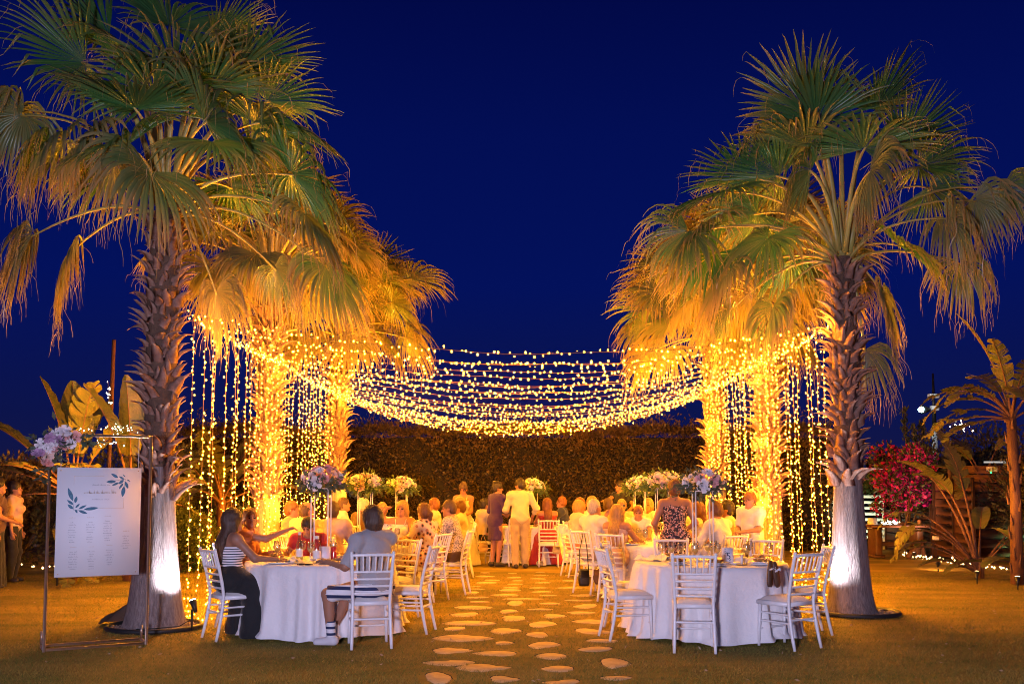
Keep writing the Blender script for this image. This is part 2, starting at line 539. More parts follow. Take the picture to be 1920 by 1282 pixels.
# ---- clipped hedge closing the garden
def hedge(x0, x1, y0, y1, h, n, label, dens_top=.25, kind='hedge', rng=np.random.default_rng(11)):
    t = thing('hedge', label, 'hedge', ((x0 + x1) / 2, (y0 + y1) / 2, 0))
    Wx, Wy = (x1 - x0) / 2, (y1 - y0) / 2
    mleaf = mat('hedge_leaf', (0.052, 0.042, 0.013), 0.45, (0.16, 0.09, 0.028), 2.0, spec=0.35, attr='dry', trans=0.15)
    core = MB()
    core.box((0, 0, h * .47), (2 * Wx - .3, 2 * Wy - .3, h * .94))
    obj('branch_core', core.mesh('branch_core', mat('hedge_core', (0.018, 0.014, 0.008), .95), False), t)
    hx = lambda x: h * (1 + .02 * np.sin(x * 1.7 + 1) + .012 * np.sin(x * 5.3))
    nf = int(n * .74); ntp = n - nf
    x = rng.uniform(-Wx, Wx, nf); z = rng.uniform(0, 1, nf) ** .95 * hx(x)
    bul = .12 * np.sin(x * 2.1 + z * 1.3) + .08 * np.sin(x * 5 + z * 3.7 + 1) + .05 * np.sin(x * 11 - z * 9)
    y = -Wy - .02 + rng.exponential(.10, nf) - bul - .05
    d = np.stack([rng.normal(0, .4, nf), np.full(nf, -.55), np.full(nf, .5)], 1)
    A = np.stack([x, y, z], 1)
    xt = rng.uniform(-Wx, Wx, ntp); yt = rng.uniform(-Wy, Wy, ntp) * rng.uniform(.4, 1, ntp)
    zt = hx(xt) + rng.normal(-.02, .05, ntp) + .05 * np.sin(xt * 9) * np.sin(yt * 7)
    spr = rng.random(ntp) < .3
    zt = zt + np.where(spr, rng.exponential(.11, ntp), 0)
    dt = np.stack([rng.normal(0, .3, ntp), rng.normal(-.2, .3, ntp), np.full(ntp, 1.0)], 1)
    V, Q = leaf_cloud(np.concatenate([A, np.stack([xt, yt, zt], 1)]), np.concatenate([d, dt]), .085, rng, .42, .55)
    dry = np.repeat(np.clip(np.concatenate([rng.normal(.3, .25, nf) + .25 * (z / h > .85), rng.normal(.6, .2, ntp)]), 0, 1), 4)
    lv = obj('foliage', mk_mesh('foliage', V, Q, None, [mleaf], False, None, {'dry': dry}), t)
    tag(lv, kind='stuff')
    return t
hedge(-8.5, 8.2, 25.0, 26.6, 3.0, 78000, 'tall clipped dark hedge running behind the party at the end of the garden')

# ================================================================ PALMS
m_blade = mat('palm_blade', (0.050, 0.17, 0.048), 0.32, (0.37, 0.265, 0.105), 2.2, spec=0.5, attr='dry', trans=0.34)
m_petiole = mat('palm_petiole', (0.46, 0.40, 0.09), 0.4, (0.36, 0.25, 0.07), 6.0, 0.2, 40)
m_boot = mat('palm_boot', (0.22, 0.10, 0.062), 0.75, (0.42, 0.27, 0.21), 7.0, 0.5, 60, spec=0.3)
m_bark = mat('palm_bark', (0.34, 0.28, 0.265), 0.85, (0.17, 0.13, 0.12), 9.0, 0.9, 30, spec=0.2, stretch=(5, 5, .35))
m_fibre = mat('palm_fibre', (0.16, 0.09, 0.055), 0.9, (0.10, 0.055, 0.035), 20, 0.8, 60)

def frond_blade(rng, o, t, n, Rad, spread, nseg, droop, dry, threads, fold=0.0, d0=.30):
    """costapalmate fan: pleated segments joined to half their length, free drooping tips, hanging threads"""
    t = norm(t); n = norm(np.asarray(n) - t * np.dot(n, t)); b = np.cross(t, n)
    phi = np.linspace(-spread, spread, nseg)
    dphi = 2 * spread / (nseg - 1)
    fr = np.array([.03, .16, .32, .47, .60, .72, .84, .93, 1.0])
    nr = len(fr)
    Ri = Rad * (0.80 + 0.20 * np.cos(phi * .55)) * rng.uniform(.90, 1.08, nseg)
    dir0 = np.cos(phi)[:, None] * t + np.sin(phi)[:, None] * b + (fold * abs(np.sin(phi)) ** 1.0)[:, None] * n
    dir0 += rng.normal(0, .018, (nseg, 3))
    dir0 /= np.linalg.norm(dir0, axis=1)[:, None]
    dj = droop * rng.uniform(.55, 1.45, nseg) * (1 + .9 * (rng.random(nseg) < .12))
    broken = rng.random(nseg) < .08
    Pp = np.zeros((nseg, nr, 3)); D = np.zeros((nseg, nr, 3))
    p = o + dir0 * (Ri * fr[0])[:, None]
    down = np.array([0, 0, -1.0])
    wind = rng.normal(0, .12, 3)
    for j in range(nr):
        f = np.clip((fr[j] - d0) / (1 - d0), 0, 1)
        amt = dj * f ** 1.35 * 1.9 + np.where(broken & (fr[j] > .62), 1.8, 0)
        d = dir0 + amt[:, None] * (down + wind * f) + rng.normal(0, .05 * f, (nseg, 3))
        d /= np.linalg.norm(d, axis=1)[:, None]
        Pp[:, j] = p; D[:, j] = d
        if j < nr - 1:
            p = p + d * (Ri * (fr[j + 1] - fr[j]))[:, None]
    split = rng.uniform(.44, .56, nseg)
    r_ = fr[None] * Ri[:, None]
    wmax = split * Ri * math.tan(dphi / 2) * 1.02
    w_ = np.where(fr[None] < split[:, None], r_ * math.tan(dphi / 2) * 1.02, wmax[:, None] * np.clip((1 - fr[None]) / (1 - split[:, None]), 0, 1) ** .75)
    w_ = np.maximum(w_, .0012)
    S = np.cross(D, n); sl = np.linalg.norm(S, axis=2)
    S = np.where(sl[..., None] > .15, S / (sl[..., None] + 1e-6), np.cross(dir0, n)[:, None] / (np.linalg.norm(np.cross(dir0, n), axis=1)[:, None, None] + 1e-6))
    N = np.cross(S, D)
    pl = np.where(fr[None] < .75, .55, .4)[..., None]
    L = Pp - S * w_[..., None] - N * (w_[..., None] * pl)
    M = Pp + N * (w_[..., None] * pl)
    Rr = Pp + S * w_[..., None] - N * (w_[..., None] * pl)
    V = np.stack([L, M, Rr], 2).reshape(-1, 3)
    base = (np.arange(nseg)[:, None] * nr + np.arange(nr - 1)[None]) * 3
    base = base.ravel()
    Q = np.concatenate([np.stack([base, base + 1, base + 4, base + 3], 1), np.stack([base + 1, base + 2, base + 5, base + 4], 1)])
    dr = np.clip(dry + (np.clip(fr - .52, 0, 1) * (1.2 + 1.6 * min(1, dry * 2.5)))[None] * rng.uniform(.3, 1.3, nseg)[:, None] + rng.normal(0, .06, nseg)[:, None], 0, 1)
    A = np.repeat(dr[..., None], 3, 2).reshape(-1)
    # threads
    nt_ = int(nseg * threads)
    if nt_:
        si = rng.integers(0, nseg, nt_); rj = rng.integers(4, nr, nt_)
        q = Pp[si, rj]
        TL = rng.uniform(.10, .42, nt_)
        rows = 5
        TV = np.zeros((nt_, rows, 2, 3))
        d = D[si, rj] * .7 + rng.normal(0, .35, (nt_, 3))
        side = rng.normal(0, 1, (nt_, 3)); side[:, 2] = 0
        side /= np.linalg.norm(side, axis=1)[:, None] + 1e-6
        pp = q.copy()
        for k in range(rows):
            ww = .0042 * (1 - .7 * k / (rows - 1))
            TV[:, k, 0] = pp - side * ww; TV[:, k, 1] = pp + side * ww
            dd = d * (1 - k / rows) + down * (.5 + .5 * k) + rng.normal(0, .22, (nt_, 3))
            dd /= np.linalg.norm(dd, axis=1)[:, None]
            pp = pp + dd * (TL / (rows - 1))[:, None]
        n0 = len(V)
        bb = ((np.arange(nt_)[:, None] * rows + np.arange(rows - 1)[None]) * 2).ravel() + n0
        V = np.concatenate([V, TV.reshape(-1, 3)])
        Q = np.concatenate([Q, np.stack([bb, bb + 1, bb + 3, bb + 2], 1)])
        A = np.concatenate([A, np.full(nt_ * rows * 2, 1.0)])
    return V, Q, A

def boot_meshes():
    out = []
    r = np.random.default_rng(5)
    for v in range(6):
        # a cut leaf base: wide foot, splitting into two frayed horns that curl outwards
        Ls = r.uniform(.18, .28); W0 = r.uniform(.085, .125)
        rows = 5
        mb = MB()
        for sgn in (-1, 1):
            pts, wid = [], []
            for k in range(rows):
                f = k / (rows - 1)
                pts.append((sgn * (W0 * .45 + W0 * (.35 + r.uniform(0, .4)) * f ** 1.5), .012 + Ls * (.18 * f + .38 * f * f) * r.uniform(.85, 1.15), Ls * (.95 * f - .30 * f * f)))
                wid.append(W0 * .58 * (1 - f) ** .6 + .004)
            V = []
            for p_, wd in zip(pts, wid):
                V += [(p_[0] - wd, p_[1] - .012, p_[2]), (p_[0], p_[1] + .018 * (1 - p_[2] / Ls) + .004, p_[2] + .004), (p_[0] + wd, p_[1] - .012, p_[2]), (p_[0], p_[1] - .024, p_[2] - .004)]
            Q = []
            for k in range(rows - 1):
                for j in range(4):
                    Q.append((k * 4 + j, k * 4 + (j + 1) % 4, k * 4 + 4 + (j + 1) % 4, k * 4 + 4 + j))
            mb.add(V, Q)
        out.append(mb.mesh('leaf_base', m_boot, False))
    return out
BOOTS = boot_meshes()

def petiole_mesh(a, c, e, r0, r1):
    ts = np.linspace(0, 1, 9)[:, None]
    pts = (1 - ts) ** 2 * a + 2 * ts * (1 - ts) * c + ts ** 2 * e
    mb = MB()
    mb.tube(pts, np.linspace(r0, r1, 9), 6, True, flat=.55)
    return mb.mesh('petiole', m_petiole)

def palm(label, X, Y, z_smooth, z_top, r_base, r_mid, n_boot, hastulas, n_rand, seed, Rad=.95, age0=0.0, lean=(0, 0), skirt=.35, radius=2.0, up=1.7, dry0=0.0):
    rng = np.random.default_rng(seed)
    t = thing('palm_tree', label, 'palm tree', (X, Y, 0), 0, 'fan palms holding up the light strings')
    # trunk
    mb = MB()
    zs = np.concatenate([[-.05, 0, .06, .15, .3, .5, .8, 1.1], np.linspace(z_smooth * .95, z_top + .12, 9)])
    f = np.clip(zs / z_smooth, 0, 1)
    rs = np.where(zs < z_smooth, r_mid + (r_base - r_mid) * (1 - f) ** 1.25 + .05 * np.exp(-np.maximum(zs, 0) / .12), r_mid * .90)
    rs[-2:] *= (.9, .6)
    nn = 40
    ang = np.arange(nn) * 2 * PI / nn
    V = []
    for z, r0 in zip(zs, rs):
        rr = r0 * (1 + .018 * np.sin(ang * 9 + z * 2) + .012 * np.sin(ang * 17 - z) + rng.normal(0, .004, nn))
        V.append(np.stack([rr * np.cos(ang), rr * np.sin(ang), np.full(nn, z)], 1))
    k = len(zs)
    i0 = (np.arange(k - 1)[:, None] * nn + np.arange(nn)[None]).ravel(); i1 = (np.arange(k - 1)[:, None] * nn + (np.arange(nn)[None] + 1) % nn).ravel()
    V = np.concatenate(V)
    Q = np.stack([i0, i1, i1 + nn, i0 + nn], 1)
    zq = V[Q[:, 0], 2]
    obj('trunk', mk_mesh('trunk', V, Q, None, [m_bark, m_fibre], True, (zq > z_smooth - .02).astype(int)), t)
    # leaf bases in a spiral
    zb = np.linspace(z_smooth - .05, z_top - .05, n_boot)
    for i in range(n_boot):
        a = i * 2.39996 + rng.normal(0, .12)
        z = zb[i] + rng.normal(0, .02)
        s = rng.uniform(.75, 1.3) * (1.25 if i < 10 else 1.0)
        rr = r_mid * .80
        o = obj('leaf_base', BOOTS[int(rng.integers(0, 6))], t, (rr * math.sin(a) * -1, rr * math.cos(a), z), (rng.normal(-.14, .28), rng.normal(0, .3), a + rng.normal(0, .25)), s)
    # fronds
    C0 = np.array([0, 0, z_top + .05])
    lst = [(np.array(h[0]) - np.array([X, Y, 0]), h[1]) for h in hastulas]
    for i in range(n_rand):
        f = (i + .5) / n_rand
        az = i * 2.39996 + rng.normal(0, .25)
        el = RAD(82) - f ** .95 * RAD(82 + 62 * skirt * 2.2) + rng.normal(0, .08)
        L = radius * (.50 + .14 * math.sin(f * PI)) * rng.uniform(.85, 1.15)
        h = np.array([math.cos(az) * math.cos(el) * L, math.sin(az) * math.cos(el) * L, z_top + .25 + math.sin(el) * L * (up / 1.7)])
        lst.append((h, None))
    for (h, age_fixed) in lst:
        rel = h - C0
        hor = np.array([rel[0], rel[1], 0]); hl = np.linalg.norm(hor)
        Ln = np.linalg.norm(rel)
        elev = math.atan2(rel[2], hl)
        start = C0 + norm(hor) * .09 + np.array([0, 0, .16 * math.sin(elev)])
        ctrl = C0 + norm(hor) * hl * .38 + np.array([0, 0, max(rel[2] * .7, 0) + .18 * Ln])
        tang = norm(h - ctrl)
        age = np.clip((RAD(55) - elev) / RAD(110) + age0, 0, 1)
        if age_fixed is not None: age = age_fixed
        sidev = np.cross(tang, [0, 0, 1.0])
        if np.linalg.norm(sidev) < .1:
            sidev = np.array([1.0, 0, 0])
        nrm = np.cross(norm(sidev), tang) + rng.normal(0, .28, 3)
        if elev > RAD(35):
            nrm = nrm + np.array([0, .5, 0])
        blade_t = norm(tang + np.array([0, 0, -.08 - 1.25 * age ** 1.3]))
        Rr = Rad * rng.uniform(.86, 1.12) * (1 - .12 * age)
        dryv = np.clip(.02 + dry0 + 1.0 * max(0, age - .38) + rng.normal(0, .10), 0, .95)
        V, Q, A = frond_blade(rng, h, blade_t, nrm, Rr, RAD(rng.uniform(108, 138)), int(rng.integers(38, 46)), .24 + 2.5 * age ** 1.2 + rng.normal(0, .10), dryv, .6 + 1.6 * age, fold=rng.uniform(.0, .35), d0=.34 - .24 * age)
        fo = obj('frond', mk_mesh('frond', V, Q, None, [m_blade], False, None, {'dry': A}), t)
        obj('petiole', petiole_mesh(start, ctrl, h + blade_t * .05, .040, .014), fo)
    # young spear leaves
    sp = MB()
    for k in range(5):
        a = rng.uniform(0, 2 * PI); l_ = rng.uniform(.5, .9)
        sp.tube([C0, C0 + np.array([.05 * math.cos(a), .05 * math.sin(a), l_ * .5]), C0 + np.array([.14 * math.cos(a), .14 * math.sin(a), l_])], [.03, .025, .004], 5)
    obj('spear_leaf', sp.mesh('spear_leaf', m_petiole), t)
    return t

def hl(Y, lst):
    return [(P(q[0], q[1], Y + q[2]), q[3] if len(q) > 3 else None) for q in lst]
HL = hl(11.2, [(290,178,-.55),(392,172,-.3),(385,228,-.85),(398,265,-1.0),(545,325,-.35),(572,400,-.75),(612,500,-.2,.62),(515,500,.7,.7),(405,545,.6,.75),(330,140,-.5),(255,205,-.8),(430,150,.2),
     (240,272,-.9),(45,212,.0,.72),(92,262,.3,.8),(125,262,-.5,.75),(175,262,-.8,.8),(20,205,.4,.7),(62,437,-.2,.95),(140,462,.2,.95),(215,300,.5,.85),(255,118,.3),(160,118,.15),(205,70,.4),(318,50,.3),(400,80,.35),
     (462,118,.15),(500,190,.25),(470,280,.7),(282,322,-1.0,.7),(430,350,.9),(200,330,.9),(480,230,-.5)])
HR = hl(12.5, [(1620,280,-.7),(1512,277,-.3),(1512,205,.0),(1640,208,.15),(1578,200,.4),(1693,263,-.1),(1722,312,.2),(1365,358,-.15),(1345,425,.2),(1630,318,-.95,.72),
     (1522,318,-.4,.5),(1826,372,-.1,.8),(1880,350,.3,.75),(1770,405,-.5,.85),(1682,458,.25),(1800,490,.2,.9),(1655,548,-.2),(1622,655,.1,.9),(1480,487,.35),(1450,573,-.1),(1372,576,.3),(1340,475,.5),(1290,432,.2,.55),(1365,510,.0,.75),(1440,445,-.3,.6),(1395,330,.3),
     (1740,350,.8),(1420,400,.8),(1462,330,.1),(1530,230,-.35)])
PALMS = [
 palm('nearest left palm, green upper fans and brown hanging ones above the seating board', -3.97, 11.2, 1.42, 4.62, .31, .185, 140, HL, 0, 21, 1.0),
 palm('nearest right palm, white lit smooth foot beside the last empty dining chair', 4.21, 12.5, 1.62, 4.35, .275, .17, 130, HR, 0, 22, .92),
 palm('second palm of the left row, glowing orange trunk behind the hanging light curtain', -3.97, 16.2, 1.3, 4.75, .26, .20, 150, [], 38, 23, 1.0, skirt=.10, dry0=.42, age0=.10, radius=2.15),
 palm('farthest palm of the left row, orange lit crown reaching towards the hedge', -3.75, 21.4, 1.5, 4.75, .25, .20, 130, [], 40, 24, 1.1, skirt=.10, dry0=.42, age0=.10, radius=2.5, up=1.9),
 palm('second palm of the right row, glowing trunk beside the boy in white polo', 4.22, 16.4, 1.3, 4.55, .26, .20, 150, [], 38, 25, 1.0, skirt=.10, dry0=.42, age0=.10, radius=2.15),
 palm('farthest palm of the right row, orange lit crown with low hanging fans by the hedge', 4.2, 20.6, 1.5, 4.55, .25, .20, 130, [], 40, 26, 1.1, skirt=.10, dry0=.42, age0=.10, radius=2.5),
]

# ---- planting rings round the two front palms
m_edge = mat('ring_rubber', (0.015, 0.015, 0.016), .6)
m_pebble = mat('ring_pebble', (0.30, 0.22, 0.17), .7, (0.12, 0.09, 0.08), 25)
for (x, y, lab, cat) in ((-3.95, 11.15, 'black edged ring of pebbles round the foot of the near left palm', 'tree ring'), (4.25, 12.42, 'black edged ring of pebbles round the foot of the near right palm', 'tree ring')):
    t = thing('tree_ring', lab, cat, (x, y, 0), 0, 'pebble rings round the front palms')
    mb = MB()
    a = np.linspace(0, 2 * PI, 33)
    mb.tube(np.stack([.50 * np.cos(a), .50 * np.sin(a), np.full(33, .02)], 1), .028, 6, False)
    obj('edging', mb.mesh('edging', m_edge), t)
    mb = MB()
    rg = np.random.default_rng(4)
    for i in range(330):
        rr = rg.uniform(.27, .475); aa = rg.uniform(0, 2 * PI); s = rg.uniform(.010, .026)
        mb.ell((rr * math.cos(aa), rr * math.sin(aa), s * .6), (s, s * rg.uniform(.6, 1), s * .6), None, 6, 4)
    tag(obj('pebbles', mb.mesh('pebbles', m_pebble), t), kind='stuff')

# ================================================================ STRING LIGHTS
BULB_COL = (1.0, 0.35, 0.013)
m_bulb = emat('warm_bulb', BULB_COL, BULB_POWER)
m_wire = mat('light_wire', (0.20, 0.11, 0.025), .5)
OCT = np.array([[1, 0, 0], [0, 1, 0], [-1, 0, 0], [0, -1, 0], [0, 0, 1.25], [0, 0, -1.25]], float)
OCT_T = np.array([[0, 1, 4], [1, 2, 4], [2, 3, 4], [3, 0, 4], [1, 0, 5], [2, 1, 5], [3, 2, 5], [0, 3, 5]])
def light_string(label, group, pts, spacing, rb, rng, name='light_string', cat='light string', jit=.020, mbulb=None, wire=.0035, every=0, watt=None):
    pts = np.asarray(pts, float)
    t = thing(name, label, cat, tuple(pts[0]), 0, group)
    q = pts - pts[0]
    mb = MB(); mb.tube(q, wire, 4, False)
    obj('cable', mb.mesh('cable', m_wire), t)
    seg = np.linalg.norm(np.diff(q, axis=0), axis=1); cum = np.concatenate([[0], np.cumsum(seg)])
    n = max(3, int(cum[-1] / spacing))
    s = np.clip((np.arange(n) + rng.uniform(.1, .9, n)) / n, 0, 1) * cum[-1]
    c = np.stack([np.interp(s, cum, q[:, i]) for i in range(3)], 1) + rng.normal(0, jit, (n, 3))
    r = rb * rng.uniform(.55, 1.15, n) * np.where(rng.random(n) < .04, .3, 1)
    V = (c[:, None] + OCT[None] * r[:, None, None]).reshape(-1, 3)
    T = (OCT_T[None] + (np.arange(n) * 6)[:, None, None]).reshape(-1, 3)
    tag(obj('bulbs', mk_mesh('bulbs', V, None, T, [mbulb or m_bulb], False), t), kind='stuff')
    if every:
        for k in range(int(rng.integers(0, every)), n, every):
            lo_ = lamp('string_lamp', 'POINT', tuple(c[k]), watt or STRING_LAMP_W, BULB_COL, .010)
            lo_.parent = t
    return t

rg = np.random.default_rng(31)
# canopy: strings slung across the garden from the left row of palms to the right row
YS = [11.6, 12.25, 12.6, 13.3, 13.95, 14.5, 15.0, 15.35, 15.7, 16.4, 17.1, 17.8, 18.3, 18.7, 19.5, 20.2, 20.7]
for i, y in enumerate(YS):
    f = (y - 11.6) / 9.1
    sag = .40 + .28 * f + rg.normal(0, .02)
    u = np.linspace(0, 1, 41)
    y2 = y + .8 * (1 - f)
    a = np.array([-3.76, y, 3.56]); b = np.array([4.0, y2, 3.56])
    pts = a + (b - a) * u[:, None]
    pts[:, 2] -= sag * 4 * u * (1 - u) * (1 + .12 * (u - .5)) - .012 * np.sin(u * 23 + i)
    light_string(ORD[i] + ' sagging canopy string of warm bulbs counted from the front palms', 'canopy strings between the palm rows', pts, .086, .0118, rg, every=10)
for k in range(5):
    u = np.linspace(0, 1, 41)
    y = 20.9 + .05 * k
    a = np.array([-3.76, y, 3.56 - .02 * k]); b = np.array([4.0, y, 3.56 - .02 * k])
    pts = a + (b - a) * u[:, None]
    pts[:, 2] -= (.66 + .035 * k) * 4 * u * (1 - u)
    light_string('%s of the warm strings in the dense bundle at the back edge of the canopy' % ['uppermost', 'second', 'middle', 'fourth', 'lowest'][k], 'dense back bundle of the canopy', pts, .060, .0115, rg, jit=.03, every=16)
# side rails and hanging curtains
for side, X0, X1, y0, y1, sw in (('left', -3.76, -3.76, 11.5, 21.0, 'first'), ('right', 4.0, 4.0, 12.5, 20.9, 'first')):
    u = np.linspace(0, 1, 31)
    pts = np.stack([X0 + (X1 - X0) * u, y0 + (y1 - y0) * u, 3.56 - .05 * np.sin(u * 2 * PI) ** 2], 1)
    light_string('warm light string running along the %s palm row above its curtain' % side, 'top strings of the side curtains', pts, .07, .0118, rg, every=12)
    n = 29
    for i in range(n):
        f = (i + .15) / n
        y = y0 + .15 + (y1 - y0 - .2) * f + rg.normal(0, .03)
        x = X0 + rg.normal(0, .015)
        zz = np.linspace(3.54, .03, 15)
        sw_ = .008 * np.cumsum(rg.normal(0, 1, 15)) / 2
        pts = np.stack([x + sw_ + (.05 if side == 'right' else -.03) * (1 - zz / 3.5), y + .5 * sw_[::-1], zz], 1)
        if i % 7 == 0:
            pts = np.concatenate([pts, [[pts[-1, 0] + .12, pts[-1, 1] - .05, .02], [pts[-1, 0] + .3, pts[-1, 1] + .05, .02]]])
        light_string(ORD[i] + ' hanging warm light string of the %s curtain counted from the front palm' % side, 'hanging strings of the %s light curtain' % side, pts, .064, .0104, rg, jit=.013, every=16)
# rope lights on the ground along the planting beds
def rope(label, pl, spacing=.10):
    pts = [G(*p) for p in pl]
    pts = np.array([[p.x, p.y, .045] for p in pts])
    u = np.linspace(0, 1, len(pts)); uu = np.linspace(0, 1, 40)
    q = np.stack([np.interp(uu, u, pts[:, i]) for i in range(3)], 1)
    light_string(label, 'rope lights along the planting beds', q, spacing, .022, rg, name='rope_light', cat='rope light', jit=.025, mbulb=emat('rope_bulb', (1.0, .62, .25), 9.0))
rope('row of small ground lights edging the planting bed at far left', [(-60, 1068), (60, 1066), (150, 1064), (260, 1058), (350, 1050), (470, 1042)])
rope('curved row of small ground lights edging the bed below the wooden fence', [(1690, 1040), (1720, 1046), (1770, 1054), (1820, 1061), (1870, 1066), (1960, 1068)], .06)
# ================================================================ CHAIRS
m_white = mat('chair_white', (0.80, 0.79, 0.80), 0.35, (0.74, 0.73, 0.74), 12, spec=0.5)
m_cush = mat('cushion_cloth', (0.80, 0.77, 0.72), 0.8, (0.74, 0.70, 0.66), 14, 0.2, 200)
def node_tube(a, b, r, n=8, nodes=3, mid=None):
    """bamboo style turned rail: swellings along the length"""
    a, b = np.array(a, float), np.array(b, float)
    k = 4 * nodes + 1
    u = np.linspace(0, 1, k)
    pts = a + (b - a) * u[:, None]
    if mid is not None:
        pts = pts + np.array(mid)[None] * (4 * u * (1 - u))[:, None]
    rr = r * (1 + .20 * (np.abs((u * nodes * 2) % 2 - 1) < .15))
    mb = MB(); mb.tube(pts, rr, n)
    return mb
def back_curve(z):
    # the back posts: splayed foot, upright at the seat, leaning back at the top
    return -.185 - .075 * max(0, (.46 - z) / .46) ** 1.6 - .11 * max(0, (z - .46) / .46) ** 1.25
def back_x(z):
    return .178 + .022 * max(0, (z - .46) / .46) + .012 * max(0, (.4 - z) / .4)
CH = {}
def chair_meshes():
    mb = MB()
    V = []
    # seat frame: tapered board
    for z, s in ((.405, .97), (.412, 1.0), (.442, 1.0), (.449, .97)):
        V += [(-.178 * s, -.185 * s, z), (.178 * s, -.185 * s, z), (.20 * s, .20 * s, z), (-.20 * s, .20 * s, z)]
    Q = [(3, 2, 1, 0), (12, 13, 14, 15)]
    for k in range(3):
        for j in range(4):
            Q.append((k * 4 + j, k * 4 + (j + 1) % 4, k * 4 + 4 + (j + 1) % 4, k * 4 + 4 + j))
    mb.add(V, Q)
    CH['seat_frame'] = mb.mesh('seat_frame', m_white, False)
    # cushion: puffed pad
    mb = MB()
    nn = 9
    u = np.linspace(-1, 1, nn)
    X, Yv = np.meshgrid(u, u, indexing='ij')
    prof = np.maximum(0, (1 - abs(X) ** 3.5) * (1 - abs(Yv) ** 3.5)) ** .45
    wx = .185 + .012 * Yv
    top = np.stack([X * wx, Yv * .188 + .008, .452 + .042 * prof], -1).reshape(-1, 3)
    i = (np.arange(nn - 1)[:, None] * nn + np.arange(nn - 1)[None]).ravel()
    mb.add(top, np.stack([i, i + nn, i + nn + 1, i + 1], 1))
    CH['cushion'] = mb.mesh('cushion', m_cush)
    for s, nm in ((-1, 'fl'), (1, 'fr')):
        mb = MB(); mb.tube([(s * .175, .175, .405), (s * .182, .182, .2), (s * .186, .188, 0)], [.019, .018, .014], 8)
        CH['leg_' + nm] = mb.mesh('leg', m_white)
        zs = np.concatenate([np.linspace(0, .46, 7), np.linspace(.52, .915, 8)])
        rr = .0165 * np.ones(15); rr[0] = .014; rr[[3, 8, 11]] = .0195; rr[-1] = .018
        mb = MB(); mb.tube([(s * back_x(z), back_curve(z), z) for z in zs], rr, 8)
        mb.ell((s * back_x(.915), back_curve(.915), .922), (.019, .019, .013), None, 8, 4)
        CH['post_' + nm] = mb.mesh('back_post', m_white)
    z = .895
    CH['top_rail'] = node_tube((-back_x(z), back_curve(z), z), (back_x(z), back_curve(z), z), .0150, 8, 4, (0, -.018, .006)).mesh('top_rail', m_white)
    for k, z in enumerate((.735, .665, .595, .525)):
        CH['rail%d' % k] = node_tube((-back_x(z), back_curve(z), z), (back_x(z), back_curve(z), z), .0115, 7, 4, (0, -.014, 0)).mesh('back_rail', m_white)
    for k in range(6):
        x = -.142 + .0568 * k
        bow = 1 - (x / .19) ** 2
        CH['sp%d' % k] = node_tube((x, back_curve(.735) - .014 * bow, .735), (x * 1.08, back_curve(.895) - .018 * bow, .898), .0085, 6, 2).mesh('spindle', m_white)
    for k, (a, b, r) in enumerate((((-.18, .18, .25), (-.186, back_curve(.25), .25), .0105), ((.18, .18, .25), (.186, back_curve(.25), .25), .0105),
                                   ((-.18, .18, .17), (.18, .18, .17), .0105), ((-.184, back_curve(.28), .28), (.184, back_curve(.28), .28), .0105),
                                   ((-.18, .18, .33), (-.186, back_curve(.33), .33), .0095), ((.18, .18, .33), (.186, back_curve(.33), .33), .0095))):
        CH['st%d' % k] = node_tube(a, b, r, 7, 3).mesh('stretcher', m_white)
chair_meshes()
CH_NAMES = {'fl': 0}
def pname(k):
    if k.startswith('leg'): return 'leg'
    if k.startswith('post'): return 'back_post'
    if k.startswith('rail'): return 'back_rail'
    if k.startswith('sp'): return 'spindle'
    if k.startswith('st'): return 'stretcher'
    return k
PROTO = None
def chair(x, y, yaw, label):
    """yaw 0 = the sitter looks away from the camera (+Y), 90 = towards -X"""
    global PROTO
    if PROTO is None:
        t = thing('banquet_chair', label, 'chair', (x, y, 0), RAD(yaw), 'white banquet chairs round the tables')
        for k, me in CH.items():
            obj(pname(k), me, t)
        PROTO = t
    else:
        t = copy_tree(PROTO)
        t.location = (x, y, 0); t.rotation_euler = (0, 0, RAD(yaw)); t['label'] = label
    return t

